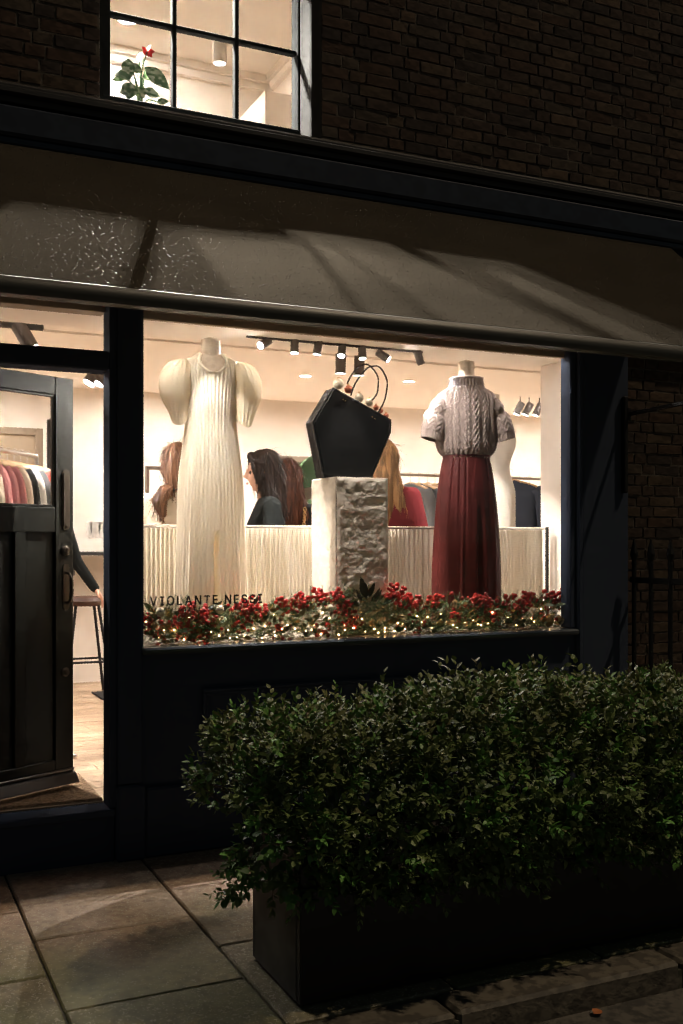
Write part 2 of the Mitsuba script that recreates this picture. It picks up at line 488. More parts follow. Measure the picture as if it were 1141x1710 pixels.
# door frame, transom, threshold
df = key_of(B + '__door_frame')
scene[df] = mikit.ply(cat_([box(1.046, 1.081, -.035, .10, .25, 2.668), box(.165, .195, -.035, .10, .25, 2.668), box(-.62, .16, -.03, .10, 0, 2.668), box(.197, 1.045, -.045, .10, 2.302, 2.392, .008)]), 'm_navy')
add('threshold', cat_([box(-.6, 1.07, -.06, .10, .215, .25, .008), box(-.6, 1.07, -.03, .05, .0, .214)]), 'm_navy', df)
add('transom_pane', grid([[[.19, .03, 2.39], [1.05, .03, 2.39]], [[.19, .03, 2.668], [1.05, .03, 2.668]]]), 'm_glass', df)
add('header', box(.19, 1.05, .06, .16, 2.595, 2.655), 'm_tan', df)
# door leaf, open inwards
DW, TH = .865, math.radians(27.5)
dr_ = key_of(B + '__door')


def door(m):
    m = m.copy()
    m.apply_transform(trimesh.transformations.rotation_matrix(TH, [0, 0, 1]))
    m.apply_translation([.2, .045, 0])
    return m


z0, z1 = .285, 2.325
st, mu = .108, .06
gz0, gz1, lz0, lz1, pz0 = 1.672, 2.235, 1.548, 1.672, .41
fr = [box(0, st, 0, .045, z0, z1), box(DW - st, DW, 0, .045, z0, z1), box(st, DW - st, 0, .045, gz1, z1), box(st, DW - st, 0, .045, lz0, lz1), box(st, DW - st, 0, .045, z0, pz0)]
pw = (DW - 2 * st - 2 * mu) / 3
for i in range(2):
    x = st + pw * (i + 1) + mu * i
    fr.append(box(x, x + mu, 0, .045, pz0, lz0))
scene[dr_] = mikit.ply(door(cat_(fr)), 'm_door')
for i in range(3):
    x = st + (pw + mu) * i
    add('panel', door(box(x - .002, x + pw + .002, .017, .03, pz0 - .002, lz0 + .002)), 'm_door', dr_)
add('glass_pane', door(grid([[[st, .022, gz0], [DW - st, .022, gz0]], [[st, .022, gz1], [DW - st, .022, gz1]]])), 'm_glass', dr_)
gb = [box(st, DW - st, .006, .02, gz0, gz0 + .014), box(st, DW - st, .006, .02, gz1 - .014, gz1), box(st, st + .014, .006, .02, gz0, gz1), box(DW - st - .014, DW - st, .006, .02, gz0, gz1)]
add('glazing_bead', door(cat_(gb)), 'm_door', dr_)
hx = DW - .047


def stadium(xc, za, zb, w, d, y0=0):
    from shapely.geometry import LineString
    m = extrude(LineString([(xc, za + w / 2), (xc, zb - w / 2)]).buffer(w / 2, 8), d)
    m.apply_translation([0, y0 - d, 0])
    return m


add('finger_plate', door(cat_([stadium(hx, 1.56, 1.865, .046, .004), stadium(hx, 1.572, 1.853, .034, .004, -.004), lathe([(.0, 0), (.007, 0), (.006, .004), (0, .005)], 10).apply_transform(trimesh.transformations.rotation_matrix(PI / 2, [1, 0, 0])).apply_translation([hx, -.008, 1.58])])), 'm_bronze', dr_, smooth=30)


def knob(z, r):
    m = lathe([(0, 0), (r, 0), (r, .006), (r * .8, .01), (r * .62, .011), (r * .6, .017), (0, .018)], 18)
    m.apply_transform(trimesh.transformations.rotation_matrix(PI / 2, [1, 0, 0]))
    m.apply_translation([hx - .005, 0, z])
    return cat_([m, box(hx - .008, hx - .002, -.021, -.017, z - .012, z + .012, .001)])


add('lock', door(knob(1.455, .026)), 'm_bronze', dr_, smooth=30)
add('lock', door(knob(.845, .024)), 'm_bronze', dr_, smooth=30)
pl = [stadium(hx, 1.155, 1.39, .036, .005), tube(smoothpath([(hx, -.004, 1.345), (hx, -.03, 1.34), (hx, -.045, 1.31), (hx, -.05, 1.27), (hx, -.045, 1.23), (hx, -.03, 1.2), (hx, -.004, 1.195)], 20), [.007] * 5 + [.009] * 10 + [.007] * 5, 10)]
add('pull_handle', door(cat_(pl)), 'm_bronze', dr_, smooth=40)
add('drip_bar', door(cat_([hull([(0.01, 0, .345), (DW, 0, .345), (0.01, -.045, .30), (DW, -.045, .30), (0.01, 0, .288), (DW, 0, .288), (.01, -.05, .29), (DW, -.05, .29), (.01, -.02, .335), (DW, -.02, .335)]), box(.01, DW, -.012, -.0005, .346, .36)])), 'm_gunmetal', dr_, smooth=25)

# ---------------------------------------------------------------- awning
A = thing('awning', 'wet taupe canvas awning stretched out over the lit shop window', 'awning')
ax0, ax1 = -1.2, 4.37
ya, za_, yb, zb_ = -.115, 3.268, -1.1, 2.425
nx, ny = 140, 30
gx, gt = np.meshgrid(np.linspace(ax0, ax1, nx), np.linspace(0, 1, ny), indexing='ij')
sag = .018 * np.sin(PI * gt) * (1 + .3 * np.sin(gx * 2.2)) + .004 * np.sin(gx * 5.1 + gt * 2) * np.sin(PI * gt)
AP = np.stack([gx, ya + (yb - ya) * gt, za_ + (zb_ - za_) * gt - sag], -1)
add('canvas', grid(AP), 'm_awning', A, smooth=True)
prof = np.array([(-1.065, 2.43), (-1.1, 2.436), (-1.13, 2.425), (-1.146, 2.402), (-1.146, 2.38), (-1.135, 2.364), (-1.09, 2.36), (-1.065, 2.37)])
P = np.stack([np.stack([np.full(len(prof), x), prof[:, 0], prof[:, 1]], 1) for x in (ax0, ax1 + .02)])
add('front_bar', grid(P, True, True), mat('m_bar', (.05, .05, .042), .42), A, smooth=35)
add('cassette', cat_([box(-3, 7.9, -.15, -.022, 3.29, 3.425, .012), box(-3, 7.9, -.135, -.022, 3.255, 3.288, .006)]), 'm_blue', A)
for xs_, xe in ((1.25, 1.95), (3.0, 2.3)):
    add('folding_arm', cat_([tube([(xs_, -.08, 3.18), (xe, -.5, 2.83)], .02, 8), tube([(xe, -.5, 2.83), (xs_ + (.3 if xe > xs_ else -.3), -1.07, 2.40)], .018, 8)]), 'm_satin_black', A)
bkt = thing('bracket', 'black iron bracket bar on the navy pilaster with an arm reaching out to the awning', 'bracket')
add('bar', box(4.068, 4.098, -.075, -.041, 1.79, 2.36, .006), 'm_iron', bkt)
add('arm', cat_([tube([(4.1, -.06, 2.255), (4.25, -.6, 2.30), (4.36, -1.07, 2.36)], .013, 8), tube([(4.1, -.06, 2.22), (4.1, -.06, 2.29)], .022, 10)]), 'm_iron', bkt)
# rain drops on the canvas
cx_, ct_ = np.meshgrid(np.arange(-.15, 4.34, .031), np.arange(.012, .985, .0245), indexing='ij')
dx_ = cx_.ravel() + rng.uniform(-.0125, .0125, cx_.size)
dt = ct_.ravel() + rng.uniform(-.0095, .0095, cx_.size)
nd = len(dt)
ix = np.clip(((dx_ - ax0) / (ax1 - ax0) * (nx - 1)).astype(int), 0, nx - 2)
iy = np.clip((dt * (ny - 1)).astype(int), 0, ny - 2)
fx, fy = (dx_ - ax0) / (ax1 - ax0) * (nx - 1) - ix, dt * (ny - 1) - iy
pos = AP[ix, iy] * ((1 - fx) * (1 - fy))[:, None] + AP[ix + 1, iy] * (fx * (1 - fy))[:, None] + AP[ix, iy + 1] * ((1 - fx) * fy)[:, None] + AP[ix + 1, iy + 1] * (fx * fy)[:, None]
cap = trimesh.creation.icosphere(2)
cap = cap.slice_plane([0, 0, -.05], [0, 0, 1])
slope = np.array([yb - ya, zb_ - za_]) / math.hypot(yb - ya, zb_ - za_)
Rm = np.stack([[1, 0, 0], [0, slope[0], slope[1]], np.cross([1, 0, 0], [0, -slope[0], -slope[1]])], 1)
cv = cap.vertices * [1, 1.25, .13]
dm = scatter(cv, cap.faces, pos + Rm[:, 2] * .0004, np.broadcast_to(Rm, (nd, 3, 3)), .0016 + .0038 * rng.random(nd) ** 1.5)
for xs_ in (.32, 1.66, 3.0):
    i_ = (xs_ - ax0) / (ax1 - ax0) * (nx - 1)
    c0 = AP[int(i_)] + (AP[int(i_) + 1] - AP[int(i_)]) * (i_ % 1)
    add('seam', grid(np.stack([c0 + [-.007, 0, .0012], c0 + [.007, 0, .0012]])), 'm_awning', A, smooth=True)
add('raindrop', dm, 'm_drop', A, smooth=True, kind='stuff')

# ---------------------------------------------------------------- rooms
FZ = .25
fl = struct('floor', box(-2.5, 7.5, .12, 4.6, .1, FZ - .012, .001), 'm_mat')
y, row = .121, 0
planks = []
while y < 4.5:
    x = -2.4 - rng.random() * 1.2
    while x < 7.4:
        planks.append((max(x, -2.4), min(x + 1.3, 7.4), y))
        x += 1.3
    y += .14
pu = [box(-.5, .5, -.5, .5, -.5, .5, .012)]
pd = [mikit.ply(pu[0], f'm_plank{i}') for i in range(3)]
late = []
for a, b, y in planks:
    if a < 2.0 and b > .3:
        add('plank', pd[rng.integers(0, 3)], None, fl, to_world=T().translate([(a + b) / 2, y + .07, FZ - .0065 + rng.uniform(0, .001)]).scale([b - a - .003, .137, .012]))
    elif b - a > .05:
        late.append(box(a, b - .003, y, y + .137, FZ - .0125, FZ, .001))
add('further_plank', cat_(late), 'm_plank0', fl, kind='stuff')
struct('interior_wall', box(-2.5, 7.5, 4.4, 4.55, FZ - .02, 3.0), 'm_wall')
struct('interior_wall', box(-2.55, -2.4, .1, 4.4, FZ - .02, 3.0), 'm_wall')
struct('interior_wall', box(7.4, 7.55, .1, 4.4, FZ - .02, 3.0), 'm_wall')
struct('interior_wall', box(4.05, 4.12, .125, .73, FZ - .02, 2.658), 'm_wall')
struct('interior_wall', box(4.13, 7.4, .125, .2, FZ - .02, 2.9), 'm_wall')
struct('interior_wall', box(-2.4, -.63, .11, .2, FZ - .02, 2.9), 'm_wall')
struct('ceiling', box(-2.5, 7.5, .79, 4.45, 2.87, 3.0), 'm_ceil')
struct('ceiling', box(-2.5, 7.5, .101, .79, 2.66, 3.0), 'm_ceil')
struct('ceiling', box(-2.5, 7.5, 1.95, 2.0, 2.853, 2.8695), 'm_ceil')
# upstairs room
struct('interior_wall', box(-1.5, 3.4, 3.3, 3.4, 3.2, 5.6), 'm_wall')
struct('interior_wall', box(3.14, 3.24, .335, 3.3, 3.2, 5.6), 'm_wall')
struct('interior_wall', box(-1.6, -1.5, .335, 3.3, 3.2, 5.6), 'm_wall')
struct('interior_wall', box(2.82, 3.139, 2.6, 3.299, 4.35, 5.0), 'm_wall')
struct('ceiling', box(-1.6, 3.4, .331, 3.4, 5.42, 5.6), 'm_ceil')
struct('floor', box(-1.6, 3.4, .331, 3.4, 3.1, 3.2), 'm_plank0')
struct('cornice_moulding', cat_([box(-1.5, 3.13, 3.22, 3.299, 5.36, 5.419), box(-1.5, 3.13, 3.25, 3.299, 5.3, 5.358), box(3.06, 3.139, .34, 3.2, 5.36, 5.419), box(3.09, 3.139, .34, 3.2, 5.3, 5.358)]), 'm_ceil')

# ---------------------------------------------------------------- lamps
def downlight(x, y, z, label, L, r=.045):
    t = thing('ceiling_light', label, 'ceiling light', 'ceiling lights hidden from the street' if label.startswith('small round') else None)
    add('rim', lathe([(r, 0), (r + .014, 0), (r + .012, -.006), (r, -.006)], 20, (x, y, z - .001), False), 'm_white', t)
    g = np.arange(20) * 2 * PI / 20
    v = np.vstack([[[x, y, z - .003]], np.stack([x + r * np.cos(g), y + r * np.sin(g), 0 * g + z - .003], 1)])
    f = np.array([[0, 1 + (k + 1) % 20, 1 + k] for k in range(20)])
    add('diffuser', trimesh.Trimesh(v, f, process=False), 'm_white', t, emit=WARM * L)


DL = 'small round ceiling light deeper inside the shop, hidden from the street'
for x, y in [(-.6, 1.6), (.2, 1.2), (2.4, 3.6), (.6, 3.6), (5.5, 2.4), (6.4, 3.5)]:
    downlight(x, y, 2.87, DL, 420)
for x, y, lb in [(3.3, 2.93, 'left one of three ceiling lights, between the dress and the handbag'), (4.21, 2.82, 'middle one of three ceiling lights, right of the handbag handles'), (4.88, 3.02, 'right one of three ceiling lights, beside the collar of the sweater')]:
    downlight(x, y, 2.87, lb, 420)
p = W(213, 32, 0)
t_ = (5.42 - EYE) / ((HY - 32) / F)
uu = (213 - CX) / F
downlight(t_ * (SN + uu * CS), t_ * (CS - uu * SN) - DIST, 5.42, 'round white ceiling light seen through the upper window', 230, .07)
downlight(.2, 2.6, 5.42, 'round ceiling light in the room upstairs', 230, .07)


for i_, x in enumerate((1.32, 2.08, 2.72, 3.6)):
    downlight(x, .19, 2.66, ['first', 'second', 'third', 'last'][i_] + ' display light from the left in the soffit behind the window head', 90, .03)


def spotlight(p, aim, label, r=.024, L=.085, black=True, power=0, cut=26, glow=60, group=None, soft=0):
    p = np.asarray(p, float)
    d = np.asarray(aim, float) - p
    d /= np.linalg.norm(d)
    t = thing('spotlight', label, 'spotlight', group)
    a, b = p - d * L / 2, p + d * L / 2
    m = 'm_gunmetal' if black else 'm_white'
    add('housing', cat_([tube([a, a + d * .003, b - d * .002, b], [r * .93, r, r, r * .95], 18, False), tube([a + d * .001, a + d * .002], r * .93, 18)]), m, t, smooth=35)
    add('stem', tube([p - d * L * .2, p - d * L * .2 + [0, 0, r * 1.1 + .05]], .005, 6), m, t)
    # the lamp inside the housing
    R = rots(d[None], np.zeros(1))[0]
    g = np.arange(16) * 2 * PI / 16
    c = b - d * .004
    v = np.vstack([[c], c + r * .86 * (np.cos(g)[:, None] * R[:, 1] + np.sin(g)[:, None] * R[:, 2])])
    f = np.array([[0, 1 + k, 1 + (k + 1) % 16] for k in range(16)])
    k = add('lamp', trimesh.Trimesh(v, f, process=False), 'm_white', t, emit=WARM * glow, weight=.12)
    if power:
        e = b + d * .004
        offs = [(0, 0)] if not soft else [(.7, .7), (-.7, .7), (.7, -.7), (-.7, -.7), (0, 0)]
        for i_, (o1, o2) in enumerate(offs):
            e1 = e + soft * (o1 * R[:, 1] + o2 * R[:, 2])
            scene[f'{k}_beam{i_}'] = {'type': 'spot', 'sampling_weight': .9 if soft == 0 else .6, 'intensity': rgb(WARM * power / len(offs)), 'cutoff_angle': cut, 'beam_width': cut * .7, 'to_world': T().look_at([float(x) for x in e1], [float(x) for x in e1 + d], [0, 0, 1] if abs(d[2]) < .95 else [0, 1, 0])}
    return t


UP = 44
dressX, trX = W(352, 800, .38), W(779, 800, .36)
tk = thing('track_rail', 'thin black track rail carrying the row of seven spotlights above the display', 'track rail')
TY = .6
pa, pb = W(412, 559, TY), W(706, 591, TY)
zt = 2.652
add('rail', box(pa[0], pb[0], TY - .008, TY + .008, 2.648, 2.659, .002), 'm_satin_black', tk)
ords = ['first', 'second', 'third', 'fourth', 'fifth', 'sixth', 'last']
aims = [dressX + [-.1, -.02, .5], dressX + [.5, .1, 0], (2.2, .7, 1.3), (2.3, .25, 1.8), (2.6, .3, 1.2), trX + [-.1, 0, .45], trX + [.3, .4, -.2]]
pw_ = [3.5, 2.5, 1.2, 2.5, 2, 3.6, 2]
for i, (px, py) in enumerate([(442, 573), (492, 578), (531, 580), (571, 585), (605, 588), (640, 594), (700, 597)]):
    q = W(px, py, TY)
    spotlight(q, aims[i], f'{ords[i]} black spotlight from the left on the track above the display', power=pw_[i] * 2.2, glow=80)
for x, ax, lb, po in ((2.5, (3.02, .26, 2.2), 'black spotlight behind the window head aimed at the sweater', .7), (2.36, (2.46, .13, 1.3), 'black spotlight behind the window head aimed down at the pedestal', .7), (1.45, (1.74, .24, 1.95), 'black spotlight behind the window head aimed at the long dress', 1.3)):
    spotlight((x, .06, 2.672), ax, lb, r=.018, L=.04, power=po, cut=22, glow=60)
t2 = thing('track_rail', 'short black ceiling plate that two large spotlights hang from', 'track rail')
pa, pb = W(556, 588, 1.5), W(608, 592, 1.5)
add('rail', box(pa[0], pb[0], 1.48, 1.53, 2.835, 2.869, .003), 'm_satin_black', t2)
for px, py, lb in ((569, 607, 'left one of two large black spotlights hanging above the handbag'), (600, 611, 'right one of two large black spotlights hanging above the handbag')):
    q = W(px, py, 1.5)
    spotlight(q, q + [0, .05, -1], lb, r=.036, L=.135, power=4, cut=34, glow=80)
for px, py, lb in ((867, 682, 'left one of two black spotlights far back beside the sweater'), (882, 683, 'right one of two black spotlights far back beside the sweater'), (899, 684, 'black spotlight half hidden at the far right ceiling edge')):
    q = W(px, py, 2.9)
    spotlight(q, q + [-.3, .2, -.7], lb, r=.033, L=.12, glow=40)
q = W(41, 561, .95)
spotlight(q, q + [.45, -.1, -.8], 'large dark spotlight seen through the pane over the door', r=.042, L=.15, power=5, cut=36, glow=80)
for e, ax, lb in (((1.72, .977, 5.3), (1.05, -.85, 2.66), 'spotlight by the upper window aimed at the left of the awning'), ((.989, .985, 5.3), (2.15, -.85, 2.66), 'spotlight by the upper window aimed at the middle of the awning'), ((.60, .92, 5.3), (3.0, -.85, 2.66), 'spotlight by the upper window aimed at the right of the awning')):
    d = (np.array(ax) - e) / np.linalg.norm(np.array(ax) - e)
    spotlight(np.array(e) - d * .066, ax, lb, r=.04, L=.13, black=False, power=UP, cut=22, glow=30, soft=.02)
t3 = thing('track_rail', 'dark track rail behind the pane over the door', 'track rail')
add('rail', box(q[0] - .5, q[0] + .1, .935, .965, 2.66, 2.69), 'm_satin_black', t3)
for px, lb in ((157, 'left one of two dark spotlights above the open door gap'), (171, 'right one of two dark spotlights above the open door gap')):
    q = W(px, 627, 2.2)
    spotlight(q, q + [-.45, -.1, -.7], lb, r=.045, L=.14, power=5, cut=36, glow=80)
q = W(367, 86, 2.0)
spotlight(q, q + [.0, .02, -1], 'pale spotlight on the ceiling of the upper room', r=.05, L=.17, black=False, glow=2)

# ---------------------------------------------------------------- window display
PF = 1.0
pt = thing('display_platform', 'pale painted platform of the window display under the curtain', 'platform')
add('top', box(1.21, 4.045, .045, .66, .955, PF - .004), 'm_top', pt)
mat('m_top', (.15, .125, .09), .7)
add('back_panel', box(1.21, 4.045, .63, .66, FZ, .954), 'm_white', pt)
add('front_panel', box(1.21, 4.045, .09, .12, FZ, .954), 'm_white', pt)
# half-height curtain
CY, CZ = .6, 1.583
cu = thing('curtain', 'gathered cream linen half curtain hanging from a rail behind the display', 'curtain')
n = 1500
cx = np.linspace(1.235, 3.985, n)
ph = np.cumsum(1 + .55 * (meshkit.fbm(np.stack([cx * 9, cx * 0, cx * 0], -1), 3) - .5) * 2) * (cx[1] - cx[0]) * 2 * PI / .030
zz = np.linspace(PF, CZ + .012, 16)
h = (zz - PF) / (CZ - PF)
lowf = meshkit.fbm(np.stack(np.broadcast_arrays(cx[:, None] * 14, h[None] * .8, 0 * h[None]), -1), 3) - .5
amp = .008 + .006 * (1 - h[None]) + .012 * lowf
P = np.stack(np.broadcast_arrays(cx[:, None] + .012 * lowf * (1 - h[None]), CY + .012 + amp * np.sin(ph)[:, None] + .05 * lowf * (1 - h[None]), zz[None]), -1)
add('cloth', grid(P), 'm_linen', cu, smooth=True)
cr = thing('curtain_rail', 'thin metal curtain rail on black posts behind the display', 'curtain rail')
add('rail', tube([(1.22, CY, CZ), (4.0, CY, CZ)], .006, 8), 'm_steel', cr)
add('post', tube([(1.262, CY - .02, PF), (1.262, CY - .02, CZ + .012)], .009, 8), 'm_satin_black', cr)
add('post', tube([(3.985, CY - .03, PF), (3.985, CY - .03, CZ + .012)], .011, 8), 'm_satin_black', cr)
# stone pedestal
pd_ = thing('pedestal', 'square stone pedestal with a rough hewn front under the black handbag', 'pedestal')
px0, px1, py0, py1, pz1 = 2.302, 2.617, .15, .49, 1.852
add('block', box(px0, px1, py0 + .012, py1, PF - .003, pz1, .003), 'm_stone', pd_)
u_, v_ = np.meshgrid(np.linspace(px0 + .003, px1 - .001, 90), np.linspace(PF, pz1 - .002, 220), indexing='ij')
Q = np.stack([u_, u_ * 0, v_], -1)
d1 = meshkit.fbm(Q * 9, 5, 2)
d2 = np.abs(meshkit.fbm(Q * np.array([22, 22, 15]), 3, 5) - .5) * 2
d3 = np.clip(meshkit.noise(Q * 14, 9) - .72, 0, 1)
edge = np.clip(np.minimum(np.minimum(u_ - px0, px1 - u_) / .02, np.minimum(v_ - PF, pz1 - v_) / .02), 0, 1)
dep = edge * (.013 * (d1 - .5) + .006 * d2 - .026 * d3 + .002 * (meshkit.fbm(Q * 70, 3, 4) - .5))
add('rough_face', grid(np.stack([u_, py0 + .006 - dep - .004 * edge, v_], -1)), 'm_rough', pd_, smooth=True)

# black handbag
YB = .245
hb = thing('handbag', 'angular black leather handbag with two loop handles on the stone pedestal', 'handbag')
poly = [W(px, py, YB)[[0, 2]] for px, py in [(557, 647), (523, 704), (541, 798.5), (621, 799), (653, 722), (653.5, 701)]]
poly[2][1] = poly[3][1] = pz1 + .002


def ringm(pa, ya_, pb, yb_):
    return grid(np.array([[(x, ya_, z) for x, z in pa], [(x, yb_, z) for x, z in pb]]), True)


c_ = np.mean(poly, 0)
sh = [c_ + (np.array(p) - c_) * .955 for p in poly]
dpt = .115
front = cat_([grid(np.array([[(x, YB, z) for x, z in sh], [(c_[0], YB - .006, c_[1])] * 6]), True), ringm(sh, YB, poly, YB + .012)])
back = cat_([grid(np.array([[(x, YB + dpt, z) for x, z in sh], [(c_[0], YB + dpt + .006, c_[1])] * 6]), True), ringm(sh, YB + dpt, poly, YB + dpt - .012)])
add('front_panel', front, 'm_leather', hb, smooth=25)
add('back_panel', back, 'm_leather', hb, smooth=25)
gs = np.array(poly)[[0, 1, 2, 3, 4, 5]]
gin = np.array([c_ + (p - c_) * .985 for p in gs])
P = np.array([[(x, YB + .0125, z) for x, z in gs], [(x, YB + dpt / 2, z) for x, z in gin], [(x, YB + dpt - .0125, z) for x, z in gs]])
add('gusset', grid(P), 'm_leather', hb)
for i, (yy, pts) in enumerate(((YB - .008, [(586, 661), (590, 648), (604, 625), (619, 612), (630, 611), (641, 622), (647, 640), (645, 658), (632, 688)]), (YB + dpt + .01, [(580, 641), (588, 625), (600, 612), (612, 608), (624, 617), (632, 634), (631, 652), (622, 668)]))):
    add('handle', tube(smoothpath([W(a, b, yy) for a, b in pts], 40), .0045, 8), 'm_leather', hb, smooth=True)
add('piping', cat_([tube([(x, YB + .006, z) for x, z in [pa_, pb_]], .0032, 6) for pa_, pb_ in zip(poly, poly[1:] + poly[:1])]), 'm_satin_black', hb)
st_ = []
for px, py in ((573, 667), (577, 669), (622, 696), (626, 699)):
    st_.append(trimesh.creation.icosphere(1, .004).apply_translation(W(px, py, YB - .003)))
add('stud', cat_(st_), 'm_brass', hb)
mat('m_pearl', (.78, .68, .5), .2, .6)
mat('m_copper', (.5, .16, .09), .22, .5, metallic=.6)
BBL = [(565, 641, .03, 'm_pearl', 'pale gold bauble at the left corner of the handbag opening'), (582, 650, .023, 'm_copper', 'copper red bauble beside the left handle base of the handbag'), (600, 664, .026, 'm_pearl', 'pale bauble in the middle of the handbag opening'), (617, 672, .022, 'm_pearl', 'small pale bauble right of the handbag middle'), (628, 681, .015, 'm_copper', 'small copper bauble under the right handle of the handbag'), (636, 686, .014, 'm_copper', 'smallest copper bauble near the right corner of the handbag'), (645, 694, .015, 'm_copper', 'copper bauble at the right corner of the handbag')]
for px, py, r, m, lb in BBL:
    t = thing('bauble', lb, 'bauble')
    q = W(px, py, YB + dpt / 2)
    add('ball', trimesh.creation.icosphere(3, r).apply_translation(q), m, t, smooth=True)
    add('cap', lathe([(0, 0), (.006, 0), (.006, .007), (0, .007)], 8, q + [0, 0, r * .98]), 'm_brass', t)

# ---------------------------------------------------------------- mannequins and their clothes
def section_fn(rows):
    r = np.array(rows, float)
    o = np.argsort(r[:, 0])
    r = r[o]
    f = PchipInterpolator(r[:, 0], r[:, 1:])
    return lambda z: f(np.clip(z, r[0, 0], r[-1, 0]))


def body(fn, zlo, ztop, nth, nz, disp=None, th=None, grow=0.0):
    """A garment round a form: z from zlo to ztop(theta); theta 0 is the front."""
    th = np.arange(nth) * 2 * PI / nth if th is None else th
    t = np.linspace(0, 1, nz)
    zt_ = ztop(np.where(th > PI, th - 2 * PI, th)) if callable(ztop) else np.full(len(th), ztop)
    Z = zlo + (zt_[None] - zlo) * t[:, None]
    S = fn(Z)
    TH = np.broadcast_to(th, Z.shape)
    d = grow + (disp(np.where(TH > PI, TH - 2 * PI, TH), Z) if disp else 0)
    return np.stack([(S[..., 0] + d) * np.sin(TH), -(S[..., 1] + d) * np.cos(TH), Z], -1)


def dressed(m, c, a):
    m = m.copy()
    m.apply_transform(trimesh.transformations.rotation_matrix(-a, [0, 0, 1]))
    m.apply_translation([c[0], c[1], 0])
    return m


def form(c, a, rows, topz, neck_r, label, foot=1.885):
    t = thing('mannequin', label, 'mannequin')
    f = section_fn([(z, rx * (.9 if z > 2.09 else .8), ry * (.9 if z > 2.09 else .8)) for z, rx, ry in rows])
    zs_ = np.linspace(foot, max(r[0] for r in rows), 40)
    S = f(zs_)
    add('torso', dressed(loft([(0, 0, z, s[0], s[1]) for z, s in zip(zs_, S)], 36), c, a), 'm_form', t, smooth=True)
    zn = max(r[0] for r in rows)
    nk = [(0, .0, zn - .06, neck_r * 1.25, neck_r * 1.2), (0, 0, zn - .02, neck_r * 1.05, neck_r * 1.05), (0, -.002, zn + .03, neck_r * .97, neck_r), (0, -.004, topz - .012, neck_r * .93, neck_r * .95), (0, -.004, topz - .008, neck_r * 1.0, neck_r)]
    add('neck', dressed(loft(nk, 36), c, a), 'm_form', t, smooth=40)
    add('neck_cap', dressed(loft([(0, -.004, topz - .0075, neck_r * 1.0, neck_r * 1.0), (0, -.004, topz, neck_r * .95, neck_r * .95), (0, 0, topz + .012, .012, .012)], 7), c, a), 'm_form', t)
    add('stand', cat_([tube([(c[0], c[1], PF), (c[0], c[1], foot + .05)], .012, 10), lathe([(0, 0), (.14, 0), (.135, .008), (.02, .016), (0, .016)], 28, (c[0], c[1], PF))]), 'm_steel', t, smooth=30)
    return t


# the dress
dc, da = dressX[:2] + [0.0, 0.0], math.radians(8)
drows = [(1.02, .195, .15), (1.2, .193, .15), (1.5, .183, .142), (1.83, .170, .135), (2.0, .149, .12), (2.13, .136, .105), (2.25, .146, .112), (2.35, .160, .112), (2.41, .166, .094), (2.452, .145, .075), (2.478, .098, .062), (2.494, .068, .054)]
form(dc, da, drows, 2.572, .053, 'beige linen mannequin torso wearing the long cream dress')
dfn = section_fn(drows)


def dtop(th):
    return 2.49 - .108 * np.exp(-(np.abs(th) / .52) ** 2.6)


def ddisp(th, z):
    rib = .0036 * np.cos(th * 50) * np.clip((z - 1.55) / .35, .4, 1) + .0012 * np.cos(th * 102)
    flow = .005 * np.sin(th * 9 + 1.5) * np.clip((1.9 - z) / .8, 0, 1) + .003 * np.sin(th * 17 + .6) * np.clip((1.75 - z) / .6, 0, 1)
    slit = -.12 * np.exp(-((th - .03 - .05 * np.clip(1.55 - z, 0, 1)) / .05) ** 2) * np.clip((1.56 - z) / .1, 0, 1)
    return rib + flow + slit


ds = thing('dress', 'long cream ribbed knit dress with puff sleeves on the left mannequin', 'dress')
P = body(dfn, 1.02, dtop, 720, 150, ddisp)
add('bodice', dressed(grid(P, True), dc, da), 'm_dress', ds, smooth=True)
bd = P[-1]
bd = np.vstack([bd, bd[:1]])[::6]
add('neckband', dressed(tube(bd, .0085, 8, False), dc, da), 'm_dress', ds, smooth=True)
for s in (-1, 1):
    path = smoothpath([(s * .142, .0, 2.462), (s * .156, .0, 2.45), (s * .172, -.005, 2.41), (s * .184, -.012, 2.35), (s * .188, -.02, 2.28), (s * .182, -.03, 2.21), (s * .17, -.042, 2.145)], 60)
    tt = np.linspace(0, 1, 60)
    rr = PchipInterpolator([0, .04, .1, .22, .4, .6, .78, .93, 1], [.02, .042, .06, .078, .086, .08, .062, .045, .041])(tt)
    g = np.arange(128) * 2 * PI / 128
    gat = 1 + (.07 * np.exp(-(tt / .22) ** 2) + .05 * np.exp(-((1 - tt) / .22) ** 2))[:, None] * np.cos(g * 17)[None] + .025 * np.cos(g * 5 + 1 + 3 * tt[:, None]) + .018 * np.cos(g * 34)[None]
    R_ = rr[:, None] * gat
    tip = -.05 * np.clip((tt - .75) / .25, 0, 1)[:, None] * np.cos(g - s * .3)[None]
    P = np.stack([path[:, :1] + R_ * np.sin(g), path[:, 1:2] - R_ * 1.1 * np.cos(g), path[:, 2:] + tip * .8], -1)
    add('puff_sleeve', dressed(grid(P, True), dc, da), 'm_puff', ds, smooth=True)

# the sweater and trousers
sc, sa = trX[:2], math.radians(17)
srows = [(2.012, .142, .11), (2.035, .160, .122), (2.1, .170, .13), (2.2, .172, .13), (2.3, .172, .12), (2.36, .166, .108), (2.385, .150, .098), (2.402, .122, .09), (2.415, .1, .085), (2.44, .096, .08), (2.468, .088, .075)]
mrows = [(1.9, .14, .11)] + srows[2:]
form(sc, sa, mrows, 2.568, .05, 'beige linen mannequin torso under the cable knit sweater')
sfn = section_fn(srows)


def cable(x, z, p, Aa, w):
    o = 0
    for k in (0, PI):
        ph_ = 2 * PI * z / p + k
        o = np.maximum(o, np.exp(-((x - Aa * np.sin(ph_)) / w) ** 2) * (.75 + .25 * np.cos(ph_)))
    return o


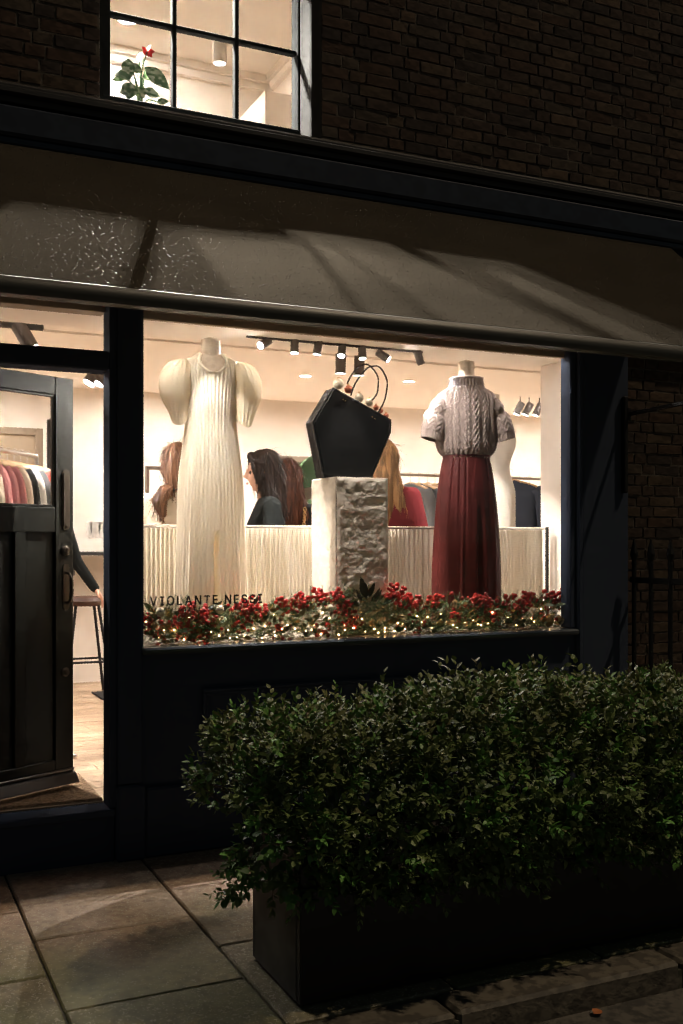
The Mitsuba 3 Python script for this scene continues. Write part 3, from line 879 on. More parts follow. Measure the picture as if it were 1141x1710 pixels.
def knit(th, z):
    s = th * .155
    a = np.abs(s)
    h_ = .0095 * cable(a - .024, z * 1.0 - a * .9, .075, .011, .0075)
    h_ = np.maximum(h_, .006 * (a > .105) * (a < .155) * np.abs(np.sin(PI * (z / .017 + np.abs(a - .13) / .02))))
    h_ = np.maximum(h_, .008 * cable(a - .078, z - a * 1.2, .075, .010, .0065))
    h_ = np.maximum(h_, .006 * (a > .18) * np.abs(np.sin(PI * (z / .017 + np.abs(((a - .18) % .05) - .025) / .02))))
    rib = .004 * np.cos(th * 34)
    top, bot = np.clip((z - 2.412) / .01, 0, 1), np.clip((2.04 - z) / .01, 0, 1)
    m = np.clip(top + bot, 0, 1)
    fold = .006 * np.sin(th * 4 + z * 22) * np.exp(-((z - 2.12) / .08) ** 2)
    return h_ * (1 - m) + rib * m + fold + .006


swt = thing('sweater', 'taupe cable knit sweater with short sleeves on the right mannequin', 'sweater')
add('front_and_back', dressed(grid(body(sfn, 2.012, 2.468, 560, 330, knit), True), sc, sa), 'm_knit', swt, smooth=True)
P = body(sfn, 2.44, 2.468, 120, 6, knit)
add('collar', dressed(tube(np.vstack([P[-1], P[-1][:1]])[::3], .008, 8, False), sc, sa), 'm_knit', swt, smooth=True)
for s in (-1, 1):
    path = smoothpath([(s * .08, .0, 2.36), (s * .135, -.0, 2.325), (s * .176, -.012, 2.255), (s * .202, -.025, 2.19), (s * .222, -.04, 2.1)], 70)
    tt = np.linspace(0, 1, 70)
    rr = PchipInterpolator([0, .15, .45, .75, .97, 1], [.05, .062, .067, .067, .064, .062])(tt)
    g = np.arange(110) * 2 * PI / 110
    zz_ = path[:, 2:]
    hh = .006 * np.abs(np.sin(PI * (zz_ / .03 + np.abs(((g * .075) % .06) - .03)[None] / .03))) * np.clip(tt[:, None] * 6, 0, 1) * (tt[:, None] < .85) + .003 * np.cos(g * 26)[None] * (tt[:, None] >= .85)
    fo = .010 * np.sin(zz_ * 60 + 2 * np.cos(g)[None]) * np.exp(-((tt[:, None] - .45) / .15) ** 2)
    R_ = rr[:, None] + hh + fo
    P = np.stack([path[:, :1] + R_ * np.sin(g) * .93, path[:, 1:2] - R_ * np.cos(g) * 1.05, zz_ + R_ * .45 * (-s) * np.sin(g) * -.6], -1)
    add('sleeve', dressed(grid(P, True), sc, sa), 'm_knit', swt, smooth=True)
trs = thing('trousers', 'burgundy pleated wide leg trousers on the right mannequin', 'trousers')
tfn = section_fn([(1.05, .205, .15), (1.3, .203, .148), (1.6, .19, .142), (1.8, .172, .135), (1.93, .155, .12), (2.0, .14, .108), (2.04, .134, .104)])


def tdisp(th, z):
    dn = np.clip((1.98 - z) / .5, 0, 1)
    cr_ = -.05 * np.exp(-((th - .28) / .10) ** 2) * np.clip((1.72 - z) / .35, 0, 1)
    fo = .0055 * np.sin(th * 6 + .8 * np.sin(z * 4) + 1) * dn + .0018 * np.sin(th * 17 + z * 3 + 2 * np.sin(th * 2)) * np.clip(dn * 2, 0, 1) * np.clip((z - 1.2) / .5, .3, 1)
    pl_ = sum(-.006 * np.exp(-((th - c) / .03) ** 2) for c in (-.75, -.45, -.2, .7, .95)) * np.clip((2.02 - z) / .05, 0, 1) * np.clip((z - 1.5) / .45, 0, 1)
    cre = sum(.008 * np.exp(-((th - c) / .05) ** 2) for c in (-.3, .85)) * dn
    return cr_ + fo + pl_ + cre


add('legs', dressed(grid(body(tfn, 1.03, 2.025, 420, 90, tdisp), True), sc, sa), 'm_satin', trs, smooth=True)
add('waistband', dressed(grid(body(tfn, 2.0, 2.04, 120, 4, None, grow=.004), True), sc, sa), 'm_satin', trs, smooth=True)
# white dress form behind
wf = thing('mannequin', 'white glowing mannequin bust half hidden behind the sweater', 'mannequin')
q = W(822, 740, 1.05)
wr = [(q[2] - .95, .14, .12), (q[2] - .55, .17, .13), (q[2] - .35, .17, .125), (q[2] - .16, .125, .1), (q[2] + .0, .175, .13), (q[2] + .08, .17, .12), (q[2] + .17, .14, .09), (q[2] + .22, .07, .06), (q[2] + .33, .05, .05)]
add('torso', moved(loft([(0, 0, z, *section_fn(wr)(z)) for z in np.linspace(wr[0][0], wr[-1][0], 60)], 40), q[0], q[1]), 'm_white', wf, smooth=True)
add('stand', cat_([tube([(q[0], q[1], FZ), (q[0], q[1], wr[0][0] + .05)], .014, 10), lathe([(0, 0), (.16, 0), (.15, .01), (.02, .02), (0, .02)], 24, (q[0], q[1], FZ))]), 'm_steel', wf)

# ---------------------------------------------------------------- clothes racks
ORD = ['first', 'second', 'third', 'fourth', 'fifth', 'sixth', 'seventh', 'eighth', 'ninth', 'tenth', 'eleventh', 'twelfth']


def hanger(hook, d, label, group=None):
    """hook: the point of the rail; d: the direction of the hanger's arms."""
    t = thing('hanger', label, 'hanger', group)
    h = np.asarray(hook, float)
    d3 = np.array([d[0], d[1], 0.0])
    up = np.array([0, 0, 1.0])
    add('hook', tube([h + d3 * a + up * b for a, b in [(.018, .0), (.016, .012), (.006, .019), (-.008, .016), (-.013, .003), (-.006, -.01), (0, -.02), (0, -.065)]], .0022, 6), 'm_steel', t, smooth=True)
    add('shoulders', tube([h + d3 * a + up * b for a, b in [(-.21, -.135), (-.19, -.115), (-.1, -.085), (0, -.062), (.1, -.085), (.19, -.115), (.21, -.135)]], [.008, .011, .011, .012, .011, .011, .008], 8), 'm_oak', t, smooth=True)


def garment(hook, d, m, label, length=.62, w=.2, thick=.032, sleeve=.5, seed=0, fur=False, cat='garment'):
    h = np.asarray(hook, float)
    d3, nrm = np.array([d[0], d[1], 0.0]), np.array([-d[1], d[0], 0.0])
    rows = [(.068, .05, .03), (.082, .075, .03), (.105, w * .85, .028), (.135, w * 1.04, .028), (.2, w * .98, thick), (.3, w * .92, thick * 1.1), (.1 + length * .7, w * .95, thick * 1.1), (.1 + length, w, thick * 1.05)]
    f = section_fn(rows)
    zz = np.linspace(.068, .1 + length, 50)
    g = np.arange(64) * 2 * PI / 64
    S = f(zz)
    wob = .008 * np.sin(g * 5 + seed + zz[:, None] * 6) * np.clip((zz[:, None] - .15) * 3, 0, 1)
    fl_ = meshkit.fbm(np.stack(np.broadcast_arrays(g[None] * 9, zz[:, None] * 40, seed), -1), 3) * .03 if fur else 0
    A_ = (S[:, :1] + wob * .4 + fl_) * np.sign(np.sin(g)) * np.abs(np.sin(g)) ** .8
    B_ = (S[:, 1:2] + wob + fl_) * np.cos(g)
    P = h + A_[..., None] * d3 + B_[..., None] * nrm - np.array([0, 0, 1.0]) * zz[:, None, None]
    ms = [grid(P, True, True)]
    for s in (-1, 1):
        pts = [h + d3 * s * a - [0, 0, b] + nrm * c for a, b, c in [(w * .93, .13, 0), (w * 1.12, .2, .005), (w * 1.2, .13 + sleeve * .55, .012), (w * 1.18, .13 + sleeve, .02)]]
        ms.append(tube(smoothpath(pts, 14), np.linspace(.042, .036, 14), 14))
    k = key_of('garment')
    scene[k] = mikit.ply(cat_(ms), m, smooth=True)
    info(k, label, cat)


# right: rail parallel to the shop front
RY, RZ = 1.8, 1.995
rk = thing('clothes_rack', 'slim metal clothes rack along the back right with coloured garments', 'clothes rack')
ra, rb = W(648, 795, RY), W(938, 799, RY)
add('rail', tube([(ra[0], RY, RZ), (rb[0], RY, RZ)], .011, 10), 'm_steel', rk)
for x in (ra[0] + .02, rb[0] - .02):
    add('post', tube([(x, RY, FZ + .02), (x, RY, RZ)], .011, 8), 'm_steel', rk)
    add('foot', box(x - .015, x + .015, RY - .25, RY + .25, FZ, FZ + .022, .004), 'm_steel', rk)
hd = np.array([.2, -.98])
items = [(686, 'm_grey', 'dark grey jacket on the rack right of the pedestal', .62, .55), (700, 'm_navy2', 'charcoal blue cardigan next to the grey jacket on the right rack', .6, .5), (714, 'm_cream', 'cream knit hanging between dark garments right of the pedestal', .62, .55), (727, 'm_green', 'dark green coat right of the cream knit on the rack', .7, .55), (741, 'm_wine', 'wine red blouse beside the trousers on the right rack', .6, .5), (757, 'm_black', 'black top on the rack behind the burgundy trousers', .6, .5), (775, 'm_cream', 'cream blouse on the rack behind the burgundy trousers', .6, .5)]
mat('m_navy2', (.07, .075, .085), .85, .2, sheen=.3)
for i, (px, m, lb, L, sl) in enumerate(items):
    p = W(px, 795, RY)
    p[2] = RZ + .002
    hanger(p, hd, f'{ORD[i]} wooden hanger from the left on the right hand rack')
    garment(p, hd, m, lb, L, .19, .03, sl, i)
for i, (px, m, lb, L, fur) in enumerate([(852, 'm_navy', 'navy draped wrap blouse hanging at the right end of the rack', .7, False), (866, 'm_navyc', 'dark blue dress behind the navy wrap blouse', .8, False), (884, 'm_fur', 'brown fur coat at the far right end of the rack', .8, True)]):
    m = 'm_navyc' if m == 'm_navy' else m
    p = W(px, 797, RY - .25 if i == 0 else RY)
    p[2] = RZ + .03 if i == 0 else RZ + .002
    hanger(p, np.array([.75, -.66]) if i == 0 else hd, f'{ORD[i]} wooden hanger right of the sweater on the rack')
    garment(p, np.array([.75, -.66]) if i == 0 else hd, m, lb, L, .2, .05 if not fur else .07, .5, 20 + i, fur)
mat('m_navyc', (.045, .058, .09), .8, .25, sheen=.4)
# left: a rack that runs back into the shop, seen through the door's pane
rk2 = thing('clothes_rack', 'pale metal clothes rack seen through the pane of the door', 'clothes rack')
rd = np.array([.6, .8])
r0 = W(0, 751, 1.0)
r0[2] = 2.0
s0, s1 = -.7, .40
e0, e1 = r0 + np.r_[rd * s0, 0], r0 + np.r_[rd * s1, 0]
add('rail', tube([e0, e1], .012, 10), 'm_steel', rk2)
for e in (e0, e1):
    add('post', tube([e, [e[0], e[1], FZ + .01]], .012, 8), 'm_steel', rk2)
    add('foot', tube([[e[0] - .2, e[1] + .15, FZ + .012], [e[0] + .2, e[1] - .15, FZ + .012]], .012, 8), 'm_steel', rk2)
hd2 = np.array([.85, -.53])
cols2 = [('m_grey', 'charcoal jacket'), ('m_cream', 'cream jacket'), ('m_pink', 'dusty pink shirt'), ('m_pink', 'dusty pink jumper'), ('m_pink', 'dusty pink blouse'), ('m_cream', 'cream top'), ('m_black', 'black top'), ('m_white', 'white shirt'), ('m_grey', 'dark grey jacket'), ('m_scarlet', 'bright red dress'), ('m_white', 'white blouse'), ('m_cream', 'cream cardigan')]
for i, (m, lb) in enumerate(cols2):
    s = -.5 + i * .072
    p = r0 + np.r_[rd * s, 0.002]
    hanger(p, hd2, f'{ORD[i]} hanger from the left on the rack behind the door pane')
    garment(p, hd2, m, f'{lb}, {ORD[i]} garment from the left behind the door pane', .6 + .2 * rng.random(), .185, .026, .45, 40 + i)

# mirrors and frames
def framed(name, x0, x1, y, z0, z1, w, label, cat, m='m_frame', inner='m_mirror', part='mirror_glass'):
    t = thing(name, label, cat)
    add('frame', cat_([box(x0, x0 + w, y, y + .03, z0, z1), box(x1 - w, x1, y, y + .03, z0, z1), box(x0 + w, x1 - w, y, y + .03, z0, z0 + w), box(x0 + w, x1 - w, y, y + .03, z1 - w, z1)]), m, t)
    if inner:
        add(part, box(x0 + w, x1 - w, y + .012, y + .02, z0 + w, z1 - w, .0005), inner, t)
    return t


a, b = W(458, 760, 4.3), W(618, 770, 4.3)
framed('mirror', a[0], b[0], 4.34, FZ + .02, a[2], .055, 'tall wood framed mirror on the back wall behind the handbag', 'mirror')
a, b = W(-60, 600, 4.0), W(72, 640, 4.0)
framed('mirror', a[0], b[0], 4.0, FZ + .02, 2.45, .06, 'wide framed mirror behind the clothes rack at the door', 'mirror', inner='m_tan', part='panel')
a, b = W(79, 700, 3.3), W(108, 700, 3.3)
framed('standing_frame', a[0], b[0], 3.3, FZ, a[2], .035, 'narrow black standing frame behind the door pane', 'frame', 'm_satin_black', None)
a, b = W(244, 778, 1.5), W(345, 780, 1.5)
framed('standing_frame', a[0], b[0], 1.5, FZ, a[2], .022, 'thin pale metal frame behind the person in the cream jumper', 'frame', 'm_steel', None)

# ---------------------------------------------------------------- people
def head_mesh():
    s = trimesh.creation.icosphere(4)
    v = s.vertices.copy()
    x, y, z = v.T
    fwd = np.clip(y, 0, 1)
    X = x * .074 * np.where(z < 0, 1 - .38 * np.maximum(-z, 0) ** 1.6, 1 - .05 * z ** 2)
    Y = y * np.where(y > 0, .088, .102) * np.where(z < -.1, np.where(y < 0, 1 - .55 * (-z - .1), 1 - .12 * (-z - .1)), 1)
    Z = z * .118

    def g(cx, cz, wx, wz):
        return np.exp(-((x - cx) / wx) ** 2 - ((z - cz) / wz) ** 2) * (y > 0)
    Y = Y + .026 * g(0, -.20, .13, .12) + .012 * g(0, -.05, .1, .16) + .006 * g(0, .12, .5, .09) - .011 * (g(-.38, .0, .2, .12) + g(.38, .0, .2, .12))
    Y = Y + .007 * g(0, -.47, .24, .045) + .008 * g(0, -.58, .2, .045) - .004 * g(0, -.525, .25, .02) + .011 * g(0, -.85, .28, .14) + .004 * (g(-.45, -.25, .2, .2) + g(.45, -.25, .2, .2))
    s.vertices = np.stack([X, Y, Z], 1)
    return s


HEAD = head_mesh()


def hand_parts(w, d, nrm, side, curl=.5):
    """Palm, four fingers and a thumb: w wrist, d direction, nrm out of the back of the hand."""
    d = np.asarray(d, float) / np.linalg.norm(d)
    nrm = np.asarray(nrm, float)
    nrm = nrm - d * (nrm @ d)
    nrm /= np.linalg.norm(nrm)
    sd = np.cross(d, nrm) * side
    w = np.asarray(w, float)
    P = [m3.Manifold.batch_hull([ball(w, .022, 10), ball(w + d * .085 + sd * .03, .011, 10), ball(w + d * .08 - sd * .032, .011, 10), ball(w + d * .03 + sd * .03, .012, 10)])]
    for k, (o, L) in enumerate(((.03, .072), (.010, .08), (-.011, .074), (-.032, .058))):
        p, dd = w + d * .085 + sd * o, d.copy()
        for j in range(3):
            a = curl * (.5 + .35 * j) + .06 * k
            dd = dd * math.cos(a * .6) - nrm * math.sin(a * .6)
            dd /= np.linalg.norm(dd)
            q = p + dd * L * (.42, .32, .26)[j]
            P.append(bone(p, .0088 - .0008 * j, q, .0082 - .0008 * j, 10))
            p = q
    p = w + d * .025 + sd * .03
    q = p + (d * .6 + sd * .7 - nrm * .3) * .038
    P += [bone(p, .012, q, .010, 10), bone(q, .010, q + (d * .9 + sd * .2 - nrm * .35) * .032, .008, 10)]
    return P


def strands(t, amp, freq=70):
    n_ = t.vertex_normals
    v = t.vertices
    ang = np.arctan2(v[:, 0], v[:, 1])
    k = meshkit.fbm(np.stack([ang * freq / 6.3 * 1.2, v[:, 2] * 9, ang * 0 + 3], -1), 3) - .5
    t.vertices = v + n_ * (k * amp * 2)[:, None]
    return t


rg = np.random.default_rng(5)


def person(label, pos, fwd, H, arms, top, legs, hair, hairm, sleeve=1.0, skirt=None):
    t = thing('person', label, 'person')
    yaw = math.atan2(-fwd[0], fwd[1])
    k = H / 1.7
    M = trimesh.transformations.rotation_matrix(yaw, [0, 0, 1])

    def put(m):
        m = m.copy()
        m.apply_scale(k)
        m.apply_transform(M)
        m.apply_translation([pos[0], pos[1], FZ])
        return m
    hc = np.array([0, .02, 1.585])
    skin = [bone((0, -.015, 1.42), .058, (0, .008, 1.53), .047), m3.Manifold.batch_hull([ball((s * .085, 0, 1.25), .095) for s in (-1, 1)] + [ball((s * .13, -.012, 1.385), .045) for s in (-1, 1)]),
            m3.Manifold.batch_hull([ball((s * .085, 0, 1.25), .095) for s in (-1, 1)] + [ball((s * .06, 0, 1.07), .082) for s in (-1, 1)]), m3.Manifold.batch_hull([ball((s * .06, 0, 1.07), .082) for s in (-1, 1)] + [ball((s * .085, 0, .92), .1) for s in (-1, 1)])]
    tops = [m3.Manifold.batch_hull([ball((s * .088, 0, 1.25), .108) for s in (-1, 1)] + [ball((s * .15, -.012, 1.385), .052) for s in (-1, 1)] + [ball((0, -.015, 1.40), .07)]), m3.Manifold.batch_hull([ball((s * .088, 0, 1.25), .108) for s in (-1, 1)] + [ball((s * .065, 0, 1.07), .098) for s in (-1, 1)]),
            m3.Manifold.batch_hull([ball((s * .065, 0, 1.07), .098) for s in (-1, 1)] + [ball((s * .085, 0, .93), .118) for s in (-1, 1)])]
    for s, (el, wr, curl) in zip((-1, 1), arms):
        sh = np.array([s * .165, -.012, 1.385])
        el, wr = np.array(el, float), np.array(wr, float)
        skin += [bone(sh, .045, el, .036), bone(el, .036, wr, .025)] + hand_parts(wr, wr - el, np.array([s * .7, .1, .7]), -s, curl)
        tops.append(bone(sh, .056, sh + (el - sh) * min(1, sleeve * 2), .05 if sleeve >= .5 else .055))
        if sleeve > .5:
            tops.append(bone(el, .05, el + (wr - el) * (sleeve - .5) * 1.9, .038))
    pants = [m3.Manifold.batch_hull([ball((s * .085, 0, .94), .108) for s in (-1, 1)] + [ball((s * .085, 0, .86), .108) for s in (-1, 1)])]
    for s in (-1, 1):
        hp, kn, an = (s * .09, 0, .88), (s * .1, .015, .49), (s * .105, -.01, .09)
        skin += [bone(hp, .08, kn, .052), bone(kn, .052, an, .036), m3.Manifold.batch_hull([ball(an, .036), ball((s * .11, .12, .03), .026), ball((s * .105, -.04, .035), .03)])]
        pants += [bone(hp, .098, kn, .072), bone(kn, .072, (an[0], an[1], .13), .06)]
    bodym = melt(skin, .02, 6)
    hm = HEAD.copy()
    hm.apply_scale(.98)
    hm.apply_translation(hc)
    try:
        bodym = to_tri(to_man(bodym) + to_man(hm))
    except Exception:
        bodym = cat_([bodym, hm])
    ears = [trimesh.creation.icosphere(2).apply_scale([.012, .022, .03]).apply_translation(hc + [s * .074, -.005, -.008]) for s in (-1, 1)]
    add('body', put(cat_([bodym] + ears)), 'm_skin', t, smooth=True)
    for s in (-1, 1):
        add('eye', put(cat_([trimesh.creation.icosphere(2, .0115).apply_translation(hc + [s * .029, .068, .002])])), 'm_dark_eye', t, smooth=True)
    lp = trimesh.creation.icosphere(2).apply_scale([.022, .008, .0075]).apply_translation(hc + [0, .087, -.0615])
    add('lips', put(lp), 'm_lips', t, smooth=True)
    add('top', put(melt(tops, .025, 8)), top, t, smooth=True)
    add('trousers', put(melt(pants, .03, 8)), legs, t, smooth=True)
    for s in (-1, 1):
        add('shoe', put(melt([m3.Manifold.batch_hull([ball((s * .105, -.045, .04), .036), ball((s * .11, .13, .03), .03), ball((s * .107, .03, .055), .04)]), m3.Manifold.batch_hull([ball((s * .105, -.045, .012), .012), ball((s * .11, .14, .012), .012), ball((s * .09, .05, .012), .012), ball((s * .13, .05, .012), .012)])], .02, 3)), 'm_shoe', t, smooth=True)
    hp_ = [m3.Manifold.sphere(1, 28).scale([.086, .108, .128]).translate([0, -.012, .012])]
    face = m3.Manifold.sphere(1, 28).scale([.074, .09, .125]).translate([0, .10, -.045])
    hp_ = [hp_[0] - face]
    for chain in hair:
        for (p0, r0_), (p1, r1_) in zip(chain[:-1], chain[1:]):
            hp_.append(bone(p0, r0_, p1, r1_))
    hm_ = m3.Manifold.batch_boolean(hp_, m3.OpType.Add).refine_to_length(.009)
    ht = to_tri(hm_)
    ht.merge_vertices()
    trimesh.smoothing.filter_taubin(ht, iterations=6)
    ht = strands(ht, .008)
    sp, fi = trimesh.sample.sample_surface(ht, 900, seed=3)
    nn = ht.face_normals[fi]
    fa = np.array([0, .098, -.02])
    ok = np.linalg.norm(sp - fa, axis=1) > .085
    sp, nn = sp[ok], nn[ok]
    dn = np.array([0, -.15, -1.0]) + np.stack([sp[:, 0] * 1.5, -np.clip(sp[:, 2] + .02, 0, 1) * 6, sp[:, 0] * 0], 1) + .18 * nn + rg.normal(size=sp.shape) * .16
    dn -= nn * (dn * nn).sum(1, keepdims=True)
    dn /= np.linalg.norm(dn, axis=1, keepdims=True) + 1e-9
    ln = rg.uniform(.04, .12, len(sp))[:, None]
    sd = np.cross(dn, nn) * .0016
    A0, A1, A2 = sp + nn * .001, sp + nn * .003 + dn * ln * .5, sp - nn * .002 + dn * ln
    V = np.stack([A0 - sd, A0 + sd, A1 - sd, A1 + sd, A2], 1).reshape(-1, 3)
    Fs = (np.array([[0, 1, 2], [1, 3, 2], [2, 3, 4]])[None] + (np.arange(len(sp)) * 5)[:, None, None]).reshape(-1, 3)
    ht = cat_([ht, trimesh.Trimesh(V, Fs, process=False)])
    ht.apply_translation(hc)
    add('hair', put(ht), hairm, t, smooth=True)
    return t, put


mat('m_dark_eye', (.03, .02, .015), .2, .6)
mat('m_lips', (.42, .12, .1), .4)
DOWN = lambda s: ((s * .2, -.01, 1.1), (s * .21, .06, .86), .5)
BENT = lambda s: ((s * .21, -.02, 1.12), (s * .12, .22, 1.12), .8)
longhair = lambda L, w=.07, sh=.095: [[((0, -.02, .04), .09), ((0, -.055, -.08), w + .012), ((0, -.085, -L * .6), w), ((0, -.09, -L), w * .6)], [((.05, -.05, -.05), .045), ((sh - .03, -.07, -L * .55), .045), ((sh - .05, -.085, -L * .92), .03)], [((-.05, -.05, -.05), .045), ((-sh + .03, -.07, -L * .55), .045), ((-sh + .05, -.085, -L * .92), .03)]]
# cream jumper, hair tied low, seen from behind
q = W(297, 745, 1.0)
H1 = q[2] - FZ
pz, put = person('person in a cream jumper with brown hair tied low, seen from behind', (q[0], q[1]), (.25, 1), H1, [BENT(-1), BENT(1)], 'm_cream', 'm_grey', [[((0, -.03, .02), .09), ((-.01, -.07, -.06), .06), ((-.03, -.10, -.115), .028)], [((-.03, -.10, -.115), .024), ((-.075, -.12, -.14), .036), ((-.1, -.125, -.19), .04), ((-.085, -.12, -.26), .022)]], 'm_hair_brown')
tor = trimesh.creation.torus(.024, .008, 16, 8)
tor.apply_transform(trimesh.transformations.rotation_matrix(.7, [1, 0, 0]))
add('hair_tie', put(tor.apply_translation([-.03, -.088, 1.468])), 'm_black', pz, smooth=True)
# dark hair, in profile, phone in hand
q = W(436, 757, 1.05)
H2 = q[2] - FZ
pz, put = person('person in a black jacket with long dark hair in profile holding a phone', (q[0] + .03, q[1]), (-1, .22), H2, [((-.2, .0, 1.11), (-.05, .2, 1.26), .8), ((.2, -.0, 1.1), (.1, .19, 1.24), .8)], 'm_black', 'm_black', [[((0, -.02, .05), .092), ((0, -.05, -.06), .088), ((0, -.07, -.22), .075), ((0, -.085, -.36), .045)], [((.05, -.01, .05), .042), ((.062, -.035, -.08), .034), ((.08, -.05, -.22), .035), ((.085, -.05, -.3), .02)], [((-.05, -.01, .05), .042), ((-.062, -.035, -.08), .034), ((-.08, -.05, -.22), .035), ((-.085, -.05, -.3), .02)], [((0, .06, .095), .025), ((.05, .035, .065), .028), ((.066, .0, -.02), .026)], [((0, .06, .095), .025), ((-.05, .035, .065), .028), ((-.066, .0, -.02), .026)]], 'm_hair_dark')
ph = box(-.037, .037, -.004, .004, -.075, .075, .004)
ph.apply_transform(trimesh.transformations.rotation_matrix(-.5, [1, 0, 0]))
k = key_of('phone')
scene[k] = mikit.ply(put(ph.apply_translation([-.06, .30, 1.36])), 'm_gunmetal')
info(k, 'dark phone held up by the person with long dark hair', 'phone')
# auburn hair, black top, chain bag
q = W(476, 771, 1.3)
H3 = q[2] - FZ
pz, put = person('person with long auburn hair and a black top turned away beside the plant', (q[0] + .02, q[1]), (.35, .95), H3, [DOWN(-1), BENT(1)], 'm_black', 'm_black', longhair(.40, .085, .12), 'm_hair_auburn')
cb = thing('shoulder_bag', 'small black bag on a gold chain strap over the back with auburn hair', 'bag')
ch = []
cp = smoothpath([(.10, -.128, 1.40), (.09, -.135, 1.28), (.06, -.138, 1.15), (.03, -.140, 1.02), (.0, -.142, .92)], 34)
for i, c in enumerate(cp):
    t_l = trimesh.creation.torus(.0095, .003, 10, 6)
    t_l.apply_scale([1, 1.4, 1])
    t_l.apply_transform(trimesh.transformations.rotation_matrix(PI / 2 if i % 2 else .3, [0, 1, 0]))
    t_l.apply_transform(trimesh.transformations.rotation_matrix(PI / 2, [1, 0, 0]))
    ch.append(t_l.apply_translation(c))
add('chain', put(cat_(ch)), 'm_gold', cb, smooth=True)
add('pouch', put(box(-.11, .1, -.2, -.135, .76, .92, .015)), 'm_leather', cb)
# blonde, red top
q = W(640, 738, 1.0)
H4 = q[2] - FZ
q2 = W(640, 738, 1.0)
person('person with long wavy blonde hair and a short sleeved red top seen from behind', (q2[0], q2[1]), (.55, .9), H4, [DOWN(-1), ((.23, -.0, 1.12), (.24, .14, .95), .5)], 'm_red', 'm_navy2', longhair(.44, .075, .13), 'm_hair_blonde', sleeve=.5)
# behind the door, hand by the stool
q = W(77, 1165, 3.3)
pz, put = person('person in dark clothes and white shoes half hidden behind the open door', (q[0], q[1]), (.2, -1), 1.66, [((-.25, -.0, 1.12), (-.37, .1, .9), .6), ((.25, 0, 1.12), (.37, .1, .9), .6)], 'm_black', 'm_black', longhair(.3), 'm_hair_dark')

# ---------------------------------------------------------------- furniture inside
bs = thing('bar_stool', 'black bar stool with a dark brown seat seen through the door gap', 'bar stool')
q = W(142, 1003, 3.65)
sx, sy, sz = q
add('seat', lathe([(0, -.02), (.13, -.02), (.15, .0), (.155, .02), (.14, .045), (.1, .055), (0, .05)], 28, (sx, sy, sz - .02)), mat('m_seat', (.06, .026, .018), .5), bs, smooth=40)
for ax, ay in ((-1, -1), (1, -1), (-1, 1), (1, 1)):
    add('leg', tube([(sx + ax * .09, sy + ay * .09, sz - .03), (sx + ax * .19, sy + ay * .19, FZ)], .012, 8), 'm_iron', bs)
fz = FZ + .28
r_ = .09 + .1 * (sz - .03 - fz) / (sz - .03 - FZ)
add('footrest', cat_([tube([(sx - r_, sy + s * r_, fz), (sx + r_, sy + s * r_, fz)], .009, 8) for s in (-1, 1)] + [tube([(sx + s * r_, sy - r_, fz), (sx + s * r_, sy + r_, fz)], .009, 8) for s in (-1, 1)]), 'm_iron', bs)
bt = thing('floor_stand', 'flat black stand base on the floor right of the bar stool', 'stand')
q = W(186, 1162, 3.5)
add('plate', box(q[0] - .12, q[0] + .3, q[1] - .2, q[1] + .2, FZ + .001, FZ + .014, .004), 'm_iron', bt)
add('pole', tube([(q[0] + .18, q[1], FZ + .014), (q[0] + .18, q[1], FZ + 1.5)], .014, 8), 'm_iron', bt)
ct = thing('counter', 'high shelf counter with a thin black top behind the bar stool', 'counter')
ca = W(100, 922, 3.95)
add('top', box(-.2, 2.3, 3.95, 4.38, ca[2] - .03, ca[2], .004), 'm_satin_black', ct)
add('bracket', cat_([box(x, x + .03, 4.0, 4.38, ca[2] - .2, ca[2] - .031) for x in (.0, 1.6, 2.2)]), 'm_satin_black', ct)
for i, px in enumerate((149, 156, 163, 170, 177, 152, 167)):
    q = W(px, 918, 4.05 if i < 5 else 4.2)
    add('glass_flute', lathe([(.0, 0), (.03, .0), (.03, .003), (.004, .008), (.0035, .1), (.012, .12), (.024, .16), (.027, .2), (.024, .26), (.023, .26), (.026, .2), (.022, .16), (.006, .118), (0, .115)], 20, (q[0], q[1], ca[2])), 'm_clear', None, smooth=40,
        label=f'{ORD[i] if i < 5 else ["left", "right"][i - 5]} clear champagne flute {"from the left in the front row" if i < 5 else "in the back row"} on the counter', cat='glass')
q = W(189, 915, 4.0)
bo = thing('bottle', 'dark green bottle on the counter beside the door post', 'bottle')
add('glass', lathe([(0, 0), (.042, 0), (.043, .02), (.043, .17), (.03, .22), (.015, .25), (.014, .3), (0, .3)], 20, (q[0], q[1], ca[2])), mat('m_bottle', (.03, .05, .02), .1, .6), bo, smooth=40)
add('label', lathe([(.0436, .06), (.0438, .14)], 20, (q[0], q[1], ca[2])), 'm_brass', bo)
dm_ = add('doormat', hull([(.28, .16, FZ + .001), (1.05, .13, FZ + .001), (1.05, .72, FZ + .001), (.28, .72, FZ + .001), (.285, .165, FZ + .014), (1.045, .135, FZ + .014), (1.045, .715, FZ + .014), (.285, .715, FZ + .014)]), 'm_mat', label='brown coir doormat just inside the open door', cat='doormat')
